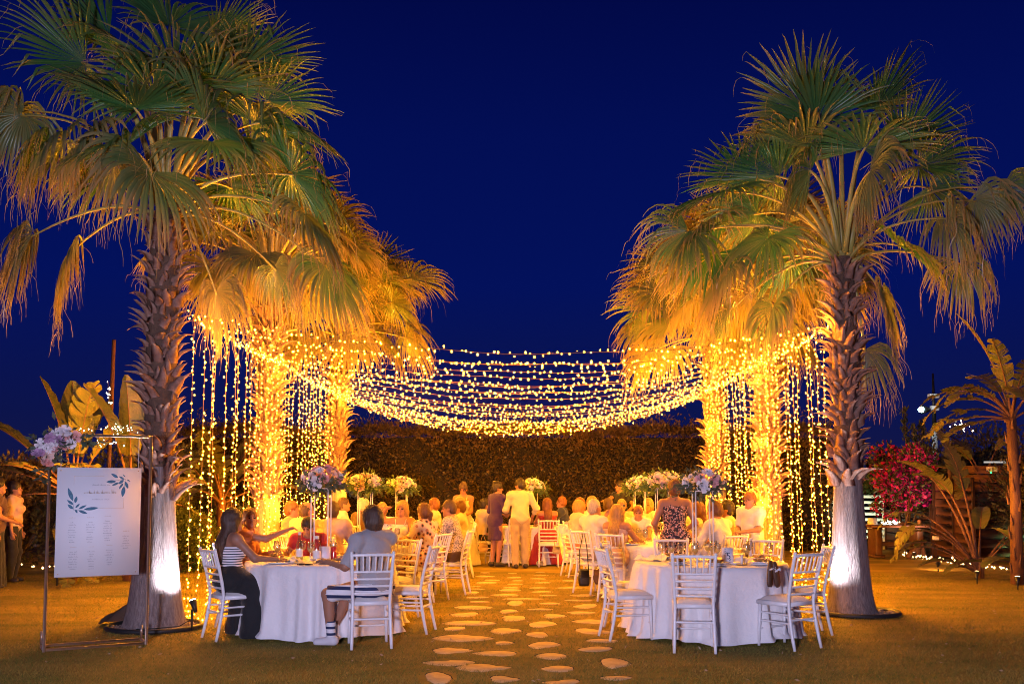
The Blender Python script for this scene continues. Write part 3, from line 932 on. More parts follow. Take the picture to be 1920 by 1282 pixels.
# ================================================================ TABLES
m_cloth = mat('table_linen', (0.82, 0.80, 0.79), 0.75, (0.77, 0.75, 0.75), 4, 0.45, 26, sheen=0.2)
m_wood = mat('table_wood', (0.22, 0.13, 0.07), .6)
def cloth_mesh(seed, R=.80, H=.752, nfold=18):
    r = np.random.default_rng(seed)
    na = 192
    a = np.arange(na) * 2 * PI / na
    w1 = nfold + r.integers(-2, 3)
    ph = r.uniform(0, 2 * PI, 4)
    wob = a + .18 * np.sin(a * 3 + ph[0]) + .09 * np.sin(a * 5 + ph[1])
    fold = .95 * (1 - 2 * np.abs(np.sin(wob * w1 / 2 + ph[2])) ** .75) + .40 * np.cos(wob * (w1 * 1.6 // 1) + ph[3]) + .40 * np.sin(a * 4 + ph[1])
    rows = [(0.02, 0, 0)]
    V = [np.stack([.02 * np.cos(a), .02 * np.sin(a), np.full(na, H)], 1)]
    for rr in (.25, .5, .7, .775):
        V.append(np.stack([rr * np.cos(a), rr * np.sin(a), np.full(na, H + .0015 * np.sin(rr * 40))], 1))
    V.append(np.stack([.797 * np.cos(a), .797 * np.sin(a), np.full(na, H - .004)], 1))
    nd = 14
    for k in range(nd):
        f = (k + 1) / nd
        z = (H - .012) * (1 - f) + .012 * f
        flare = .012 + .085 * f ** 1.3
        amp = (.006 + .066 * f ** .9) * (1 - .25 * f ** 6)
        rr = R + flare + amp * fold
        if k == nd - 1:
            rr = rr + .03 + .02 * np.sin(a * 7 + ph[0])
        zz = np.full(na, z)
        if f > .5:
            zz = zz + .035 * (f - .5) * np.sin(a * 5 + ph[2]) + .012
        V.append(np.stack([rr * np.cos(a), rr * np.sin(a), np.maximum(zz, .006)], 1))
    k = len(V)
    V = np.concatenate(V)
    i0 = (np.arange(k - 1)[:, None] * na + np.arange(na)[None]).ravel(); i1 = (np.arange(k - 1)[:, None] * na + (np.arange(na)[None] + 1) % na).ravel()
    Q = np.stack([i0, i1, i1 + na, i0 + na], 1)
    return mk_mesh('tablecloth', V, Q[:, ::-1], None, [m_cloth])
def table(x, y, where, seed):
    t = thing('banquet_table', 'round banquet table under its cloth, ' + where, 'table', (x, y, 0), 0, 'round banquet tables')
    mb = MB(); mb.lathe([(.78, .715), (.79, .72), (.79, .742), (.78, .745)], n=40); obj('tabletop', mb.mesh('tabletop', m_wood), t)
    for k in range(4):
        a = k * PI / 2 + .7
        mb = MB(); mb.tube([(.5 * math.cos(a), .5 * math.sin(a), .715), (.55 * math.cos(a), .55 * math.sin(a), 0)], .018, 8)
        obj('leg', mb.mesh('leg', m_wood), t)
    c = obj('tablecloth', cloth_mesh(seed), None, (x, y, 0))
    tag(c, 'white floor length cloth, ' + where, 'tablecloth', 'white tablecloths')
TB = {'L1': (-2.09, 10.95), 'L2': (-2.10, 14.5), 'L3': (-2.05, 18.0), 'C': (0.43, 21.0), 'R1': (2.12, 10.72), 'R2': (2.17, 14.3), 'R3': (2.2, 17.6)}
WH = {'L1': 'nearest table left of the path', 'L2': 'second table left of the path', 'L3': 'farthest table left of the path', 'C': 'table at the end of the path before the hedge',
      'R1': 'nearest table right of the path with the card 5', 'R2': 'second table right of the path', 'R3': 'farthest table right of the path'}
for i, k in enumerate(TB):
    table(*TB[k], WH[k], 40 + i)

# ================================================================ FLOWERS
rf = np.random.default_rng(77)
def rose_mesh(seed, m):
    r = np.random.default_rng(seed)
    mb = MB()
    # spiralling cupped petals round a tight bud
    for ring, (n, rad, h, tilt, size) in enumerate(((3, .10, .55, 1.35, .55), (4, .22, .50, 1.15, .62), (5, .38, .36, .85, .72), (6, .55, .18, .50, .80))):
        for k in range(n):
            a = k * 2 * PI / n + ring * .7 + r.uniform(-.15, .15)
            V = []
            t = tilt + r.uniform(-.12, .12)
            for v in range(4):
                f = v / 3
                for u_ in range(4):
                    g = (u_ / 3 - .5) * 2
                    wd = size * (.30 + .70 * math.sin(min(1, f * 1.05) * PI * .55)) * .5
                    x = g * wd
                    up = f * size
                    out = rad * .6 + math.cos(t) * up + .10 * f * f * size - .18 * g * g * size * .5
                    z = h * .4 - .15 + math.sin(t) * up - .05 * f ** 3
                    V.append((x * math.cos(a) - out * math.sin(a), x * math.sin(a) + out * math.cos(a), z))
            Q = [(v * 4 + u_, v * 4 + u_ + 1, v * 4 + u_ + 5, v * 4 + u_ + 4) for v in range(3) for u_ in range(3)]
            mb.add(V, Q)
    mb.ell((0, 0, .1), (.30, .30, .35), None, 8, 5)
    return mb.mesh('rose', m)
M_ROSE = [mat('rose_cream', (.80, .72, .58), .6, trans=.2), mat('rose_pink', (.70, .30, .30), .6, (.80, .50, .46), 8, trans=.2), mat('rose_white', (.82, .78, .80), .6, trans=.2),
          mat('rose_lilac', (.42, .22, .42), .6, (.58, .40, .55), 8, trans=.2), mat('rose_blush', (.80, .60, .52), .6, trans=.2)]
ROSES = [[rose_mesh(200 + i * 3 + j, m) for j in range(2)] for i, m in enumerate(M_ROSE)]
m_euc = mat('eucalyptus', (0.045, 0.07, 0.05), .6, (0.09, 0.12, 0.08), 12, trans=.2)
m_green = mat('leaf_green', (0.06, 0.12, 0.03), .5, (0.10, 0.14, 0.04), 12, trans=.2)
m_acry = mat('stand_white', (.78, .76, .74), .3)
def bouquet(parent, c, R, n, pal, seed, leafn=260, flat=.62, leafm=None):
    r = np.random.default_rng(seed)
    c = np.array(c, float)
    for i in range(n):
        th = i * 2.39996 + r.uniform(-.2, .2)
        ph = math.acos(1 - 1.35 * (i + .5) / n)
        d = np.array([math.sin(ph) * math.cos(th), math.sin(ph) * math.sin(th), math.cos(ph)])
        p = c + d * np.array([R, R, R * flat]) * r.uniform(.82, 1.02)
        kind = pal[int(r.integers(0, len(pal)))]
        o = obj('rose', ROSES[kind][int(r.integers(0, 2))], parent, tuple(p), scale=r.uniform(.040, .074) * R / .21)
        o.rotation_euler = Vector(tuple(d + r.normal(0, .15, 3))).to_track_quat('Z', 'Y').to_euler()
    k = leafn
    d = r.normal(0, 1, (k, 3)); d /= np.linalg.norm(d, axis=1)[:, None]
    d[:, 2] = np.where(r.random(k) < .6, -abs(d[:, 2]) * .6, d[:, 2])
    rad = R * r.uniform(.75, 1.30, k)
    pts = c + d * rad[:, None] * np.array([1, 1, flat])
    V, Q = leaf_cloud(pts, d + np.array([0, 0, -.1]), R * .30, r, .42, .5)
    V = V.reshape(-1, 3)
    mb = MB(); mb.add(V, Q)
    for i in range(7):      # trailing sprigs
        a = r.uniform(0, 2 * PI)
        e = np.array([math.cos(a), math.sin(a), r.uniform(-.5, .4)]); L = R * r.uniform(.5, .9)
        q = [c + e * R * .8 * np.array([1, 1, flat]) + e * L * f + np.array([0, 0, -.35 * L * f * f]) for f in np.linspace(0, 1, 5)]
        mb.tube(q, .003, 4)
        pp = np.repeat(np.array(q), 6, 0) + r.normal(0, .012, (30, 3))
        V2, Q2 = leaf_cloud(pp, np.tile(e, (30, 1)), R * .17, r, .4, .7)
        mb.add(V2, Q2)
    tag(obj('greenery', mb.mesh('greenery', leafm or m_euc, False), parent), kind='stuff')
def centrepiece(x, y, zc, pal, seed, label, R=.21, leafm=None):
    z0 = .757
    t = thing('flower_centrepiece', label, 'centrepiece', (x, y, z0), 0, 'tall flower centrepieces on the tables')
    mb = MB(); mb.box((0, 0, .008), (.20, .20, .014), None, 0, .003); obj('base_plate', mb.mesh('base_plate', m_acry, False), t)
    for sx_ in (-1, 1):
        for sy_ in (-1, 1):
            mb = MB(); mb.box((sx_ * .092, sy_ * .092, (zc - z0 - .12) / 2 + .015), (.013, .013, zc - z0 - .13)); obj('stand_leg', mb.mesh('stand_leg', m_acry, False), t)
    mb = MB(); mb.box((0, 0, zc - z0 - .105), (.22, .22, .012), None, 0, .003); obj('top_plate', mb.mesh('top_plate', m_acry, False), t)
    bouquet(t, (0, 0, zc - z0 - .02), R, 17, pal, seed, 420, leafm=leafm)
    return t
centrepiece(-2.10, 11.0, 1.64, [3, 1, 3, 4, 2], 1, 'tall lilac and pink flower centrepiece on the nearest left table', .22)
centrepiece(-2.13, 14.5, 1.62, [0, 0, 2, 4], 2, 'tall cream flower centrepiece on the second left table', .23, m_green)
centrepiece(-1.99, 18.0, 1.60, [0, 0, 2, 4], 3, 'tall cream flower centrepiece on the farthest left table', .24, m_green)
centrepiece(0.44, 21.0, 1.58, [0, 2, 0, 4], 4, 'tall cream flower centrepiece behind the man in the pale shirt', .25, m_green)
centrepiece(2.06, 10.8, 1.61, [2, 3, 4, 2, 1], 5, 'tall white and lilac flower centrepiece on the nearest right table', .215)
centrepiece(2.16, 14.3, 1.64, [0, 0, 2, 4], 6, 'tall cream flower centrepiece on the second right table', .235, m_green)
centrepiece(2.25, 17.6, 1.60, [0, 0, 2], 7, 'tall cream flower centrepiece on the farthest right table', .24, m_green)

# ================================================================ TABLEWARE
m_plate = mat('china', (.74, .74, .78), .2, spec=.6)
m_food = mat('food', (.34, .09, .03), .5, (.60, .32, .10), 30, .6, 60)
m_food2 = mat('salad', (.20, .22, .05), .5, (.50, .20, .06), 30, .6, 60)
m_glass = glassmat('wine_glass_clear')
m_gbot = glassmat('bottle_glass', (.80, .88, .78))
m_wine = mat('white_wine', (.75, .55, .18), .1)
m_card = mat('card_white', (.80, .78, .82), .7)
TT = .757
def plate(x, y, label, food=True, seed=0, r0=.135, stack=2):
    r = np.random.default_rng(seed)
    t = thing('dinner_plate', label, 'plate', (x, y, TT), 0, 'plates on the tables')
    for k in range(stack):
        z = k * .014; q = r0 * (1 - .10 * k)
        mb = MB(); mb.lathe([(.02, z + .001), (q * .62, z + .001), (q, z + .017), (q * .985, z + .020), (q * .62, z + .006), (.005, z + .006)], n=28, cap=False)
        obj('plate_rim' if k == 0 else 'top_plate', mb.mesh('plate', m_plate), t)
    if food:
        mb = MB()
        for i in range(16):
            a, q = r.uniform(0, 2 * PI), r.uniform(0, r0 * .6)
            s = r.uniform(.014, .03)
            mb.ell((q * math.cos(a), q * math.sin(a), .026 + .014 * (stack - 1) * .6 + r.uniform(0, .02)), (s, s * r.uniform(.6, 1), s * .6), Matrix.Rotation(r.uniform(0, 3), 4, 'Z'), 7, 5, int(r.random() < .35))
        tag(obj('food', mb.mesh('food', [m_food, m_food2]), t), kind='stuff')
def wine_glass(x, y, label, fill=0.0, s=1.0):
    t = thing('wine_glass', label, 'glass', (x, y, TT), 0, 'wine glasses on the tables')
    mb = MB(); mb.lathe(np.array([(.034, 0), (.033, .003), (.006, .008), (.004, .02), (.004, .085), (.012, .095), (.034, .115), (.041, .145), (.038, .18), (.033, .205), (.032, .205), (.037, .178), (.039, .145), (.030, .117), (.004, .099)]) * s, n=16, cap=False)
    obj('bowl', mb.mesh('bowl', m_glass), t)
    if fill:
        mb = MB(); mb.lathe(np.array([(.004, .101), (.029, .118), (.0375, .143), (.001, .1435)]) * s, n=14, cap=False); obj('wine', mb.mesh('wine', m_wine), t)
def bottle(x, y, label, kind, s=1.0):
    t = thing('bottle', label, 'bottle', (x, y, TT), 0, None)
    prof = {'wine': [(.036, 0), (.038, .01), (.038, .15), (.030, .20), (.015, .245), (.014, .30)], 'water': [(.040, 0), (.042, .01), (.042, .19), (.034, .225), (.020, .25), (.020, .27)],
            'red': [(.030, 0), (.031, .01), (.031, .10), (.028, .12), (.028, .125)]}[kind]
    col = {'wine': m_gbot, 'water': m_glass, 'red': mat('red_glass', (.45, .01, .012), .15, coat=.5)}[kind]
    mb = MB(); mb.lathe(np.array(prof) * s, n=16); obj('body', mb.mesh('body', col), t)
    if kind == 'red':
        mb = MB(); mb.lathe(np.array([(.022, .125), (.030, .127), (.031, .165), (.026, .17)]) * s, n=16); obj('cap', mb.mesh('cap', mat('red_cap', (.55, .015, .02), .3)), t)
    else:
        z = prof[-1][1]
        mb = MB(); mb.lathe(np.array([(prof[-1][0] + .003, z - .02), (prof[-1][0] + .004, z + .012), (.006, z + .014)]) * s, n=12); obj('cap', mb.mesh('cap', mat('bottle_cap', (.75, .72, .65), .4)), t)
        mb = MB(); r0 = prof[2][0] + .0012; mb.lathe(np.array([(r0, .05), (r0, .13)]) * s, n=16, cap=False); obj('paper_band', mb.mesh('paper_band', mat('bottle_label', (.75, .72, .70), .7)), t)
        if kind == 'wine':
            mb = MB(); mb.lathe(np.array([(.002, .012), (.034, .013), (.034, .10), (.002, .101)]) * s, n=14, cap=False); obj('wine', mb.mesh('wine', m_wine), t)
def text_mesh(body, size, m, name='digit', extrude=.0006):
    cu = bpy.data.curves.new('t', 'FONT'); cu.body = body; cu.size = size; cu.align_x = 'CENTER'; cu.align_y = 'CENTER'; cu.extrude = extrude
    o = bpy.data.objects.new('t', cu); COL.objects.link(o)
    dg = bpy.context.evaluated_depsgraph_get()
    me = bpy.data.meshes.new_from_object(o.evaluated_get(dg)); me.name = name
    bpy.data.objects.remove(o); bpy.data.curves.remove(cu)
    me.materials.clear(); me.materials.append(m)
    return me
m_ink = mat('ink_navy', (.02, .04, .10), .7)
m_teal = mat('leaf_print', (.02, .09, .17), .7, (.08, .22, .30), 30)
m_gold = mat('gold_print', (.60, .46, .34), .6)
def printed_leaf(a, b, w, y=0.0):
    """flat leaf printed between two points in a board plane (x, z)"""
    a, b = np.array(a, float), np.array(b, float)
    d = b - a; n_ = np.array([-d[1], d[0]]); n_ = n_ / (np.linalg.norm(n_) + 1e-9)
    f = np.linspace(0, 1, 7); wd = w * np.sin(f * PI) ** .8 * (1 - .25 * f)
    L = a + d * f[:, None] + n_ * wd[:, None]; Rr = a + d * f[:, None] - n_ * wd[:, None]
    V = np.concatenate([np.stack([L[:, 0], np.full(7, y), L[:, 1]], 1), np.stack([Rr[:, 0], np.full(7, y), Rr[:, 1]], 1)])
    Q = [(i, i + 1, 8 + i, 7 + i) for i in range(6)]
    return V, Q
def table_card(x, y, yaw, label, digit=None):
    t = thing('table_card', label, 'table card', (x, y, TT), RAD(yaw), None)
    for s in (-1, 1):
        mb = MB(); mb.box((0, s * .018, .084), (.115, .002, .17), Matrix.Rotation(s * .20, 4, 'X')); obj('card_panel', mb.mesh('card_panel', m_card, False), t)
    if digit:
        rx = PI / 2 - .20
        obj('digit', text_mesh(digit, .10, m_ink), t, (.008, -.0205, .078), (rx, 0, 0))
        mb = MB()
        for (a, b) in (((-.045, .145), (-.012, .150)), ((-.045, .125), (-.015, .130)), ((-.03, .11), (.0, .118)), ((.01, .03), (.035, .055))):
            V, Q = printed_leaf(a, b, .005); mb.add(V, Q)
        obj('leaf_print', mb.mesh('leaf_print', m_teal, False), t, (0, -.0362, -.0), (-.20, 0, 0))
x1, y1 = TB['R1']
card5 = table_card(2.235, 10.40, -4, 'white table card printed with a dark number 5 and small leaves', '5')
for (dx, dy, lab, sd) in ((-.42, -.42, 'stacked plate of leftovers nearest the path on table 5', 1), (-.05, -.58, 'plate of leftovers behind the back of the middle front chair', 2), (.42, -.45, 'plate of leftovers right of the card 5', 3),
                          (.55, .12, 'plate near the dark sandals side of table 5', 4), (-.35, .45, 'plate at the far side of table 5 towards the path', 5)):
    plate(x1 + dx, y1 + dy, lab, True, sd)
plate(x1 + .16, y1 - .40, 'small side plate just right of the card 5', False, 6, .08, 1)
gl = [(-.52, .02), (-.42, -.02), (-.30, .06), (-.12, .22), (.0, .12), (.05, -.12), (.10, .30), (.31, -.33), (.62, -.05), (.50, .35), (-.20, -.20)]
glab = ['leftmost wine glass on table 5', 'second wine glass from the path on table 5', 'third wine glass from the path on table 5', 'wine glass behind the middle of table 5', 'wine glass beside the flower stand legs on table 5',
        'wine glass left of the card 5', 'wine glass behind the flower stand on table 5', 'half full wine glass right of the card 5', 'rightmost wine glass on table 5', 'far right wine glass at the back of table 5', 'wine glass behind the middle front chair back']
for i, ((dx, dy), lb) in enumerate(zip(gl, glab)):
    wine_glass(x1 + dx, y1 + dy, lb, .5 if i % 3 == 1 else 0, 1.0)
# candle beside the card, napkins, coaster
t = thing('candle', 'small white candle on a dark coaster right of the card 5', 'candle', (x1 + .22, y1 - .5, TT)); mb = MB(); mb.lathe([(.055, 0), (.056, .008), (.05, .009)], n=18); obj('coaster', mb.mesh('coaster', m_wood), t)
mb = MB(); mb.lathe([(.011, .009), (.011, .10), (.003, .103)], n=10); obj('wax', mb.mesh('wax', m_card), t)
def napkin(x, y, label, seed, s=.16):
    r = np.random.default_rng(seed)
    n = 11
    u = np.linspace(-1, 1, n); X, Y2 = np.meshgrid(u, u, indexing='ij')
    Z = .035 + .03 * np.sin(X * 3 + r.uniform(0, 6)) * np.cos(Y2 * 2.6 + r.uniform(0, 6)) + .02 * np.sin(X * 7 + Y2 * 5) - .03 * (X ** 2 + Y2 ** 2) * .8
    Z = np.maximum(Z, .003)
    i = (np.arange(n - 1)[:, None] * n + np.arange(n - 1)[None]).ravel()
    o = obj('napkin', mk_mesh('napkin', np.stack([X * s, Y2 * s * .8, Z], -1).reshape(-1, 3), np.stack([i, i + n, i + n + 1, i + 1], 1), None, [m_cloth]), None, (x, y, TT), (0, 0, r.uniform(0, 3)))
    tag(o, label, 'napkin', 'crumpled napkins on the tables')
napkin(x1 + .38, y1 - .12, 'crumpled pale napkin right of the candle on table 5', 1, .19)
napkin(x1 - .55, y1 + .22, 'crumpled pale napkin at the path side of table 5', 2, .2)
# nearest left table
x1, y1 = TB['L1']
table_card(-1.98, 10.60, 12, 'blank white card standing by the red bottle on the nearest left table')
bottle(-2.28, 10.75, 'clear wine bottle with pale wine left of the flower stand', 'wine')
bottle(-2.045, 10.50, 'water bottle with pale cap in front of the flower stand', 'water')
bottle(-1.86, 10.46, 'small red bottle with red cap beside the grey shirt', 'red')
plate(-2.42, 10.42, 'plate of food in front of the girl in the striped top', True, 11, .15, 1)
plate(-2.62, 11.15, 'plate at the left side of the nearest left table', True, 12, .13, 1)
plate(-1.95, 11.45, 'plate at the far side of the nearest left table', True, 13, .13, 1)
plate(-1.62, 11.05, 'plate beside the empty chair of the nearest left table', True, 14, .13, 2)
for i, (dx, dy, lb) in enumerate(((-.42, -.25, 'wine glass by the plate of the girl in the striped top'), (-.05, -.28, 'wine glass between the two bottles'), (-.22, .1, 'wine glass behind the wine bottle'), (.12, .1, 'wine glass right of the flower stand on the left table'),
                                 (-.5, .1, 'leftmost wine glass on the nearest left table'), (.36, .16, 'rightmost wine glass on the nearest left table'))):
    wine_glass(x1 + dx, y1 + dy, lb, .5 if i % 2 else 0)
ph = MB(); ph.box((0, 0, .005), (.075, .15, .009), None, 0, .003)
tag(obj('phone', ph.mesh('phone', mat('phone_black', (.01, .01, .012), .25), False), None, (-2.12, 10.27, TT), (0, 0, RAD(75))), 'black phone lying flat at the near edge of the left table', 'phone')
bx = MB(); bx.box((0, 0, .012), (.12, .08, .022), None, 0, .003)
tag(obj('cigarette_box', bx.mesh('cigarette_box', mat('box_brown', (.25, .14, .10), .5), False), None, (-1.93, 10.36, TT), (0, 0, .1)), 'small flat brown box in front of the blank card', 'box')
napkin(-2.30, 10.55, 'crumpled white napkin under the wine bottle', 3, .12)
# farther tables
far = {'L2': [(-.3, -.5), (.3, -.5), (.55, 0), (-.1, .55), (-.5, .3)], 'R2': [(-.5, -.4), (0, -.55), (.45, -.45), (-.55, .25), (.2, .5)], 'L3': [(-.4, -.4), (.3, -.45), (.5, .2)], 'R3': [(-.5, -.3), (.1, -.55), (.5, -.2)], 'C': [(-.3, -.5), (.35, -.45)]}
NT = {'L2': 'second left table', 'R2': 'second right table', 'L3': 'farthest left table', 'R3': 'farthest right table', 'C': 'table before the hedge'}
for k, lst in far.items():
    x0, y0 = TB[k]
    for i, (dx, dy) in enumerate(lst):
        side = ['near', 'near'][0] if dy < -.35 else ('far' if dy > .4 else 'side')
        sidex = 'left' if dx < -.2 else ('right' if dx > .2 else 'middle')
        plate(x0 + dx, y0 + dy, 'dinner plate at the %s %s edge of the %s' % (side, sidex, NT[k]), True, 30 + i, .13, 1)
        wine_glass(x0 + dx * .7 + .05, y0 + dy * .7 + .03, 'wine glass at the %s %s of the %s' % (side, sidex, NT[k]), .5 if i % 2 else 0)
for (x, y, lb) in ((-2.35, 14.3, 'water bottle on the second left table'), (2.45, 14.1, 'water bottle on the second right table'), (-1.8, 17.8, 'water bottle on the farthest left table'), (2.0, 17.4, 'water bottle on the farthest right table')):
    bottle(x, y, lb, 'water')
# ================================================================ PEOPLE (bodies and clothes as smooth implicit surfaces)
class Fld:
    def __init__(s, lo, hi, res):
        s.lo = np.array(lo, np.float32); s.res = res
        n = np.ceil((np.array(hi) - np.array(lo)) / res).astype(int) + 1
        s.ax = [(s.lo[i] + res * np.arange(n[i])).astype(np.float32) for i in range(3)]
        s.d = np.full(n, 0.5, np.float32)
    def _sub(s, lo, hi):
        sl = []
        for i in range(3):
            a = int(np.searchsorted(s.ax[i], lo[i])); b = int(np.searchsorted(s.ax[i], hi[i]))
            sl.append(slice(max(0, a - 1), min(len(s.ax[i]), b + 1)))
        return tuple(sl), s.ax[0][sl[0]][:, None, None], s.ax[1][sl[1]][None, :, None], s.ax[2][sl[2]][None, None, :]
    def _put(s, sl, dn, k):
        a = s.d[sl]
        h = np.clip(.5 + .5 * (a - dn) / k, 0, 1)
        s.d[sl] = a * (1 - h) + dn * h - k * h * (1 - h)
    def cap(s, a, b, ra, rb, k=.03, flat=None):
        """rounded cone; flat = (direction, factor): thinner along that direction"""
        a, b = np.array(a, float), np.array(b, float)
        m = max(ra, rb) + k * 1.2 + .02
        sl, X, Y, Z = s._sub(np.minimum(a, b) - m, np.maximum(a, b) + m)
        px, py, pz = X - a[0], Y - a[1], Z - a[2]
        ba = b - a
        L2 = float(ba @ ba) + 1e-9
        t = np.clip((px * ba[0] + py * ba[1] + pz * ba[2]) / L2, 0, 1)
        qx, qy, qz = px - ba[0] * t, py - ba[1] * t, pz - ba[2] * t
        d2 = qx * qx + qy * qy + qz * qz
        if flat is not None:
            u = norm(flat[0]); e = qx * u[0] + qy * u[1] + qz * u[2]
            d2 = d2 + (flat[1] ** 2 - 1) * e * e
        s._put(sl, np.sqrt(d2) - (ra + (rb - ra) * t), k)
    def ell(s, c, r, k=.03, fr=None, sub=False):
        c = np.array(c, float); r = np.array(r, float)
        m = r.max() + k * 1.2 + .02
        sl, X, Y, Z = s._sub(c - m, c + m)
        px, py, pz = X - c[0], Y - c[1], Z - c[2]
        if fr is not None:
            px, py, pz = (px * fr[i][0] + py * fr[i][1] + pz * fr[i][2] for i in range(3))
        q = np.sqrt((px / r[0]) ** 2 + (py / r[1]) ** 2 + (pz / r[2]) ** 2)
        g = np.sqrt((px / r[0] ** 2) ** 2 + (py / r[1] ** 2) ** 2 + (pz / r[2] ** 2) ** 2) + 1e-6
        dn = q * (q - 1) / g
        if sub:
            a = s.d[sl]; dn = -dn
            h = np.clip(.5 - .5 * (a - dn) / k, 0, 1)
            s.d[sl] = a * (1 - h) + dn * h + k * h * (1 - h)
        else:
            s._put(sl, dn, k)
    def half(s, n, p):
        n = norm(n); off = float(n @ np.array(p))
        s.d = np.maximum(s.d, s.ax[0][:, None, None] * n[0] + s.ax[1][None, :, None] * n[1] + s.ax[2][None, None, :] * n[2] - off)
    def add(s, f):
        s.d = s.d + f(s.ax[0][:, None, None], s.ax[1][None, :, None], s.ax[2][None, None, :]).astype(np.float32)
    def net(s):
        d = s.d
        d[[0, -1]] = np.maximum(d[[0, -1]], .01); d[:, [0, -1]] = np.maximum(d[:, [0, -1]], .01); d[:, :, [0, -1]] = np.maximum(d[:, :, [0, -1]], .01)
        ins = d < 0
        c = np.zeros(np.array(d.shape) - 1, np.int8)
        for i in (0, 1):
            for j in (0, 1):
                for k in (0, 1):
                    c += ins[i:d.shape[0] - 1 + i, j:d.shape[1] - 1 + j, k:d.shape[2] - 1 + k]
        act = np.argwhere((c > 0) & (c < 8))
        if len(act) == 0:
            return np.zeros((0, 3)), np.zeros((0, 4), int)
        idx = np.full(c.shape, -1, np.int32); idx[act[:, 0], act[:, 1], act[:, 2]] = np.arange(len(act))
        corner = {}
        for i in (0, 1):
            for j in (0, 1):
                for k in (0, 1):
                    corner[i, j, k] = d[act[:, 0] + i, act[:, 1] + j, act[:, 2] + k]
        S = np.zeros((len(act), 3)); cnt = np.zeros(len(act))
        for ax in range(3):
            for u in (0, 1):
                for v in (0, 1):
                    p0 = [0, 0, 0]; o1, o2 = [q for q in range(3) if q != ax]
                    p0[o1], p0[o2] = u, v
                    p1 = list(p0); p1[ax] = 1
                    A, B = corner[tuple(p0)], corner[tuple(p1)]
                    m = (A < 0) != (B < 0)
                    t = np.where(m, A / np.where(m, A - B, 1), 0)
                    pt = np.tile(np.array(p0, float), (len(act), 1)); pt[:, ax] = t
                    S[m] += pt[m]; cnt[m] += 1
        V = s.lo + s.res * (act + S / cnt[:, None])
        Qs = []
        for ax in range(3):
            sh = [slice(None)] * 3; s0 = list(sh); s1 = list(sh)
            s0[ax] = slice(0, -1); s1[ax] = slice(1, None)
            A, B = ins[tuple(s0)], ins[tuple(s1)]
            e = np.argwhere(A != B)
            o1, o2 = [(1, 2), (2, 0), (0, 1)][ax]
            e = e[(e[:, o1] > 0) & (e[:, o2] > 0)]
            e = e[(e[:, o1] < c.shape[o1]) & (e[:, o2] < c.shape[o2])]
            def cell(du, dv):
                q = e.copy(); q[:, o1] += du; q[:, o2] += dv
                return idx[q[:, 0], q[:, 1], q[:, 2]]
            Qq = np.stack([cell(-1, -1), cell(0, -1), cell(0, 0), cell(-1, 0)], 1)
            flip = ~A[e[:, 0], e[:, 1], e[:, 2]]
            Qq[flip] = Qq[flip][:, ::-1]
            Qs.append(Qq[(Qq >= 0).all(1)])
        return V, np.concatenate(Qs)

def skin(i):
    return mat('skin_%d' % i, [(.35, .165, .10), (.30, .135, .08), (.40, .22, .145)][i], .5, spec=.35)
HAIRC = {'brown': (.055, .028, .016), 'dark': (.018, .012, .010), 'blond': (.24, .13, .042), 'white': (.36, .30, .24), 'auburn': (.10, .035, .016), 'grey': (.28, .24, .21), 'ginger': (.15, .055, .018), 'chestnut': (.07, .026, .012)}
def hairm(c):
    return mat('hair_' + c, HAIRC[c], .45, tuple(v * 1.7 for v in HAIRC[c]), 14, .35, 40, stretch=(6, 6, .6), spec=.4)
def clothm(name, col, rough=.85):
    return mat('cloth_' + name, col, rough, tuple(v * .86 for v in col), 5, .35, 22, sheen=.15)

def ik(a, t, l1, l2, pole):
    a, t = np.array(a, float), np.array(t, float)
    v = t - a; d = np.linalg.norm(v)
    d2 = min(d, (l1 + l2) * .995); v = v / d; t = a + v * d2
    x = (l1 * l1 - l2 * l2 + d2 * d2) / (2 * d2)
    h = math.sqrt(max(0, l1 * l1 - x * x))
    p = np.array(pole, float); p = p - v * (p @ v); p = norm(p)
    return a + v * x + p * h, t

